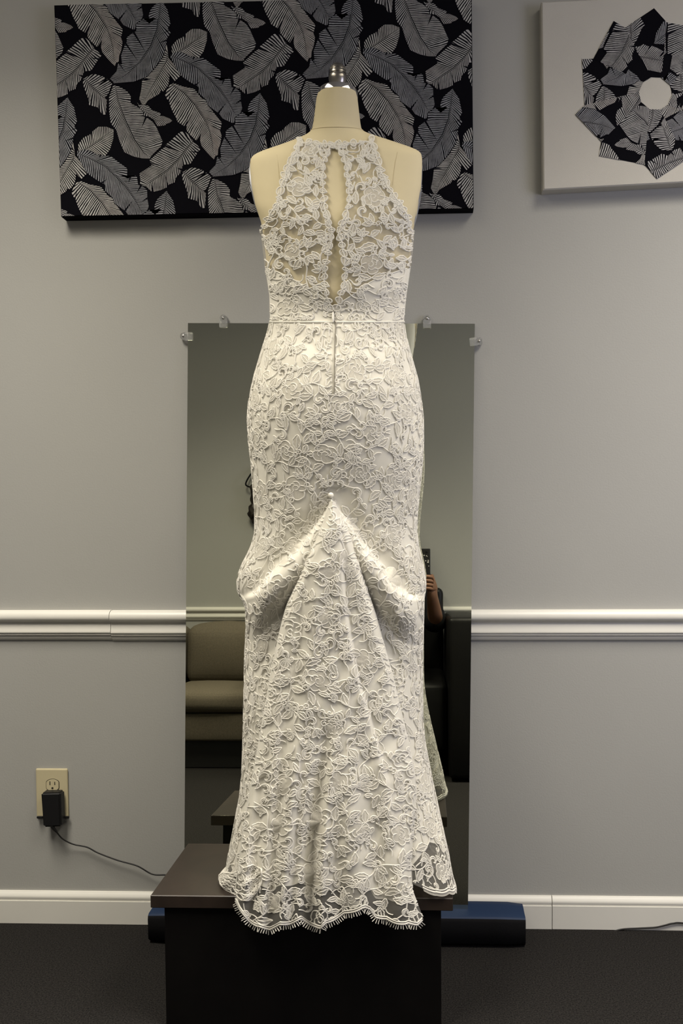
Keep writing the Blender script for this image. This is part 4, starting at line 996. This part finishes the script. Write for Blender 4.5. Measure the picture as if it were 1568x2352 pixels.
for i, (a, b) in enumerate(((-1.68, -1.179), (-1.175, -0.785))):
    soft(a, b, -0.42, 0.10, 0.250, 0.345, .030, .012, 3+i).build('seat_cushion', M['sofa'], sf)
    soft(a, b, -0.46, -0.27, 0.335, 0.612, .050, .025, 5+i).build('back_cushion', M['sofa'], sf)
for a, b in ((-1.84, -1.665), (-0.78, -0.65)):
    soft(a, b, -0.57, 0.085, 0.235, 0.50, .03, .004, 8).build('arm', M['sofa'], sf)
ac = thing('armchair', (-0.205, -0.15, 0), 'black leather armchair at the right of the mirror reflection', 'armchair')
for a, b in ((-0.62, -0.49), (0.090, 0.235)):
    soft(a, b, -0.55, 0.30, 0.012, 0.676, .022, .004, 9).build('arm', M['leather'], ac)
soft(-0.485, 0.086, -0.50, 0.22, 0.10, 0.395, .03, .004, 10).build('seat', M['leather'], ac)
soft(-0.485, 0.086, -0.585, -0.485, 0.10, 0.80, .03, .01, 11).build('backrest', M['leather'], ac)
for x in (-0.58, 0.19):
    for y in (-0.50, 0.24): MB().lathe([(.02, 0), (.024, .013)], (x, y, 0), 'z', 12).build('foot', M['sofa_leg'], ac)

# dark hanging cord with a knotted bundle on the far wall
hp = (-0.905, YF, 1.43)
hg = thing('hanging_bundle', hp, 'dark knotted bundle hanging from a loop of cord on the far wall', 'wall hanging')
MB().lathe([(.004, 0), (.004, .012), (.007, .014), (.007, .018)], (hp[0]+.012, YF, 1.432), 'y', 12).build('hook', M['steel'], hg)
MB().tube(spline([(hp[0]+.012, YF+.016, 1.435), (-.925, YF+.02, 1.40), (-.948, YF+.03, 1.352), (-.935, YF+.032, 1.335), (-.905, YF+.03, 1.332), (-.88, YF+.028, 1.35), (-.885, YF+.02, 1.40), (hp[0]+.012, YF+.016, 1.435)]), .0042, 8).build('strap', M['black_cloth'], hg)
rn = random.Random(2)
for k, (x, z, r) in enumerate(((-.905, 1.322, .022), (-.898, 1.27, .026), (-.905, 1.205, .034), (-.885, 1.165, .030))):
    bm = bmesh.new(); bmesh.ops.create_icosphere(bm, subdivisions=3, radius=r)
    for v in bm.verts:
        n = 1+.22*math.sin(v.co.x*190+k)*math.sin(v.co.z*160+2*k)+.12*math.sin(v.co.y*260); v.co = Vector((v.co.x*n*.85, v.co.y*n*.7, v.co.z*n*1.35))
    bm.verts.index_update(); mesh_obj('knot', np.array([v.co[:] for v in bm.verts])+np.array([x, YF+.032, z]), [[v.index for v in f.verts] for f in bm.faces], M['hair'], hg); bm.free()

# phone held up to take the picture (the camera looks out of its lens)
PH = (-0.057, 0.0187, 0.815, 0.9757)
fo = thing('smartphone', ((PH[0]+PH[1])/2, -.009, PH[2]), 'black smartphone with pale flecks on its case, held upright in a hand', 'phone')
MB().box(PH[0], PH[1], -.0125, -.0045, PH[2], PH[3], .0035, 3).build('case', M['black_plastic'], fo, smooth=False)
MB().box(PH[0]+.003, PH[1]-.003, -.0131, -.0124, PH[2]+.004, PH[3]-.004, .0003, 1).build('screen', M['screen'], fo, smooth=False)
MB().lathe([(.0062, -.0046), (.0062, -.0035), (.0050, -.0030), (.0049, -.0034), (.0005, -.0034)], (0, 0, CAM_H), 'y', 24).build('lens', M['screen'], fo)
rn = random.Random(4)
for k in range(15):
    x, z = rn.uniform(PH[0]+.008, PH[1]-.006), rn.uniform(PH[2]+.03, PH[3]-.008)
    if math.hypot(x, z-CAM_H) < .011: continue
    r = rn.uniform(.002, .0042); n = 7; ring = [(x+r*rn.uniform(.6, 1.2)*math.cos(6.283*i/n), z+r*rn.uniform(.6, 1.2)*math.sin(6.283*i/n)) for i in range(n)]
    MB().add([(a, -.0041, b) for a, b in ring]+[(a, -.0046, b) for a, b in ring], [tuple(range(n))[::-1]]+[(i, i+n, (i+1) % n+n, (i+1) % n) for i in range(n)]).build('fleck', M['fleck'], fo, smooth=False)

# the seated person
pe = thing('person', (-0.22, -0.25, 0), 'person in a black top and trousers sitting in the armchair, holding up a phone', 'person')
def skin(name, nodes, edges, m, parent, root, sub=2):
    keys = list(nodes); idx = {k: i for i, k in enumerate(keys)}
    me = bpy.data.meshes.new(name); me.from_pydata([tuple(np.array(nodes[k][0])-LOC[parent]) for k in keys], [(idx[a], idx[b]) for a, b in edges], [])
    o = bpy.data.objects.new(name, me); scene.collection.objects.link(o); o.parent = parent; me.materials.append(m); LOC[o] = LOC[parent]
    o.modifiers.new('skin', 'SKIN'); o.modifiers['skin'].use_smooth_shade = True
    sv = me.skin_vertices[0].data
    for k in keys:
        r = nodes[k][1]; r = r if isinstance(r, tuple) else (r, r); sv[idx[k]].radius = r; sv[idx[k]].use_root = (k == root)
    s_ = o.modifiers.new('subdivision', 'SUBSURF'); s_.levels = sub; s_.render_levels = sub
    return o
bx0 = -0.22
nd = {'pelvis': ((bx0, -.34, .50), (.14, .10)), 'waist': ((bx0, -.36, .66), (.125, .09)), 'chest': ((bx0, -.36, .82), (.15, .10)), 'collar': ((bx0, -.355, .93), (.085, .07)),
      'neck': ((bx0, -.35, 1.00), .048), 'jaw': ((bx0, -.325, 1.06), (.055, .065)), 'face': ((bx0, -.325, 1.12), (.072, .088)), 'crown': ((bx0, -.335, 1.18), (.066, .078)), 'top': ((bx0, -.34, 1.215), .035),
      'nose0': ((bx0, -.25, 1.105), .018), 'nose1': ((bx0, -.222, 1.090), .011)}
ed = [('pelvis', 'waist'), ('waist', 'chest'), ('chest', 'collar'), ('collar', 'neck'), ('neck', 'jaw'), ('jaw', 'face'), ('face', 'crown'), ('crown', 'top'), ('face', 'nose0'), ('nose0', 'nose1')]
shR, elR, wrR = (bx0+.175, -.36, .905), (.048, -.215, .615), (.026, -.035, .765)
shL, elL, wrL = (bx0-.175, -.36, .905), (-.30, -.20, .62), (-.075, -.035, .775)
hR, hL = (.0285, -.018, .815), (-.066, -.018, .825)
for sfx, sh, el, wr_, hd, sg in (('R', shR, elR, wrR, hR, 1), ('L', shL, elL, wrL, hL, -1)):
    nd['sh'+sfx] = (sh, .052); nd['el'+sfx] = (el, .038); nd['fa'+sfx] = (tuple(np.array(el)*.62+np.array(wr_)*.38), .037); nd['wr'+sfx] = (wr_, (.023, .028)); nd['pa'+sfx] = (hd, (.016, .032))
    ed += [('chest', 'sh'+sfx), ('sh'+sfx, 'el'+sfx), ('el'+sfx, 'fa'+sfx), ('fa'+sfx, 'wr'+sfx), ('wr'+sfx, 'pa'+sfx)]
    hd = np.array(hd)
    for f, (dz, l) in enumerate(((.030, .040), (.012, .046), (-.006, .044), (-.023, .036))):       # four fingers curl round the back of the case
        a = hd+np.array([-sg*.001, .012, dz]); b = a+np.array([-sg*.012, .0135, .003]); c = b+np.array([-sg*l*.55, .0035, .002]); d = c+np.array([-sg*l*.40, -.0035, .000])
        for q, p, r in zip('abcd', (a, b, c, d), (.0095, .0088, .0082, .0070)): nd['f%s%d%s' % (sfx, f, q)] = (tuple(p), r)
        k = 'f%s%d' % (sfx, f); ed += [('pa'+sfx, k+'a'), (k+'a', k+'b'), (k+'b', k+'c'), (k+'c', k+'d')]
    a = hd+np.array([sg*.004, -.014, -.004]); b = hd+np.array([sg*.002, -.022, .022]); c = hd+np.array([-sg*.005, -.023, .046])
    for q, p, r in zip('abc', (a, b, c), (.0115, .0098, .0085)): nd['t%s%s' % (sfx, q)] = (tuple(p), r)
    ed += [('pa'+sfx, 't%sa' % sfx), ('t%sa' % sfx, 't%sb' % sfx), ('t%sb' % sfx, 't%sc' % sfx)]
    hp_, kn, an, toe = (bx0+sg*.09, -.32, .505), (bx0+sg*.12, .14, .525), (bx0+sg*.12, .26, .09), (bx0+sg*.125, .40, .045)
    for n_, p, r in (('hp', hp_, .085), ('kn', kn, .060), ('ca', tuple(np.array(kn)*.65+np.array(an)*.35), .055), ('an', an, .038), ('he', (an[0], an[1]-.02, .045), .036), ('to', toe, .030)): nd[n_+sfx] = (p, r)
    ed += [('pelvis', 'hp'+sfx), ('hp'+sfx, 'kn'+sfx), ('kn'+sfx, 'ca'+sfx), ('ca'+sfx, 'an'+sfx), ('an'+sfx, 'he'+sfx), ('he'+sfx, 'to'+sfx)]
skin('body', nd, ed, M['skin'], pe, 'pelvis')
sh_n = {k: (nd[k][0], tuple(r+.014 for r in nd[k][1])) for k in ('pelvis', 'waist', 'chest')}
sh_n['collar'] = ((bx0, -.357, .915), (.085, .072)); sh_e = [('pelvis', 'waist'), ('waist', 'chest'), ('chest', 'collar')]
for sfx, el, sh, wr_ in (('R', elR, shR, wrR), ('L', elL, shL, wrL)):
    sh_n['sh'+sfx] = (sh, .066); sh_n['mid'+sfx] = (tuple(np.array(sh)*.5+np.array(el)*.5), .056); sh_n['el'+sfx] = (el, .064); sh_n['cu'+sfx] = (tuple(np.array(el)*.62+np.array(wr_)*.38), .060)
    sh_e += [('chest', 'sh'+sfx), ('sh'+sfx, 'mid'+sfx), ('mid'+sfx, 'el'+sfx), ('el'+sfx, 'cu'+sfx)]
skin('shirt', sh_n, sh_e, M['black_cloth'], pe, 'pelvis')
tr_n = {'pelvis': (nd['pelvis'][0], (.157, .118))}; tr_e = []
for sfx in 'RL':
    for k, r in (('hp', .098), ('kn', .074), ('ca', .068), ('an', .055)): tr_n[k+sfx] = (nd[k+sfx][0], r)
    tr_e += [('pelvis', 'hp'+sfx), ('hp'+sfx, 'kn'+sfx), ('kn'+sfx, 'ca'+sfx), ('ca'+sfx, 'an'+sfx)]
    an = nd['an'+sfx][0]
    skin('shoe', {'a': ((an[0], an[1]-.03, .046), .042), 'b': ((an[0], an[1]+.05, .044), .042), 'c': ((an[0], an[1]+.15, .036), .032)}, [('a', 'b'), ('b', 'c')], M['black_plastic'], pe, 'a')
skin('trousers', tr_n, tr_e, M['black_cloth'], pe, 'pelvis')
skin('hair', {'a': ((bx0, -.36, 1.20), (.078, .082)), 'b': ((bx0, -.385, 1.13), (.084, .066)), 'c': ((bx0, -.40, 1.03), (.078, .045)), 'd': ((bx0, -.41, .93), (.060, .03)), 'e': ((bx0, -.315, 1.235), (.05, .03))}, [('a', 'b'), ('b', 'c'), ('c', 'd'), ('a', 'e')], M['hair'], pe, 'b')
for sg in (-1, 1):
    bm = bmesh.new(); bmesh.ops.create_uvsphere(bm, u_segments=14, v_segments=10, radius=.0125); bm.verts.index_update()
    ec = np.array([bx0+sg*.031, -.249, 1.125])
    e_ = mesh_obj('eye', np.array([v.co[:] for v in bm.verts])+ec, [[v.index for v in f.verts] for f in bm.faces], M['eye_white'], pe); bm.free()
    MB().lathe([(.0056, .0110), (.0030, .0126), (.0004, .0130)], tuple(ec), 'y', 16).build('iris', M['iris'], e_)
    skin('ear', {'a': ((bx0+sg*.076, -.335, 1.10), .008), 'b': ((bx0+sg*.082, -.338, 1.125), .011)}, [('a', 'b')], M['skin'], pe, 'a', 1)
m = MB(); m.tube([(bx0-.026, -.243, 1.062), (bx0-.012, -.236, 1.063), (bx0, -.234, 1.061), (bx0+.012, -.236, 1.063), (bx0+.026, -.243, 1.062)], [.002, .006, .007, .006, .002], 8); m.build('mouth', mat('lips', (.30, .11, .09), .45), pe)
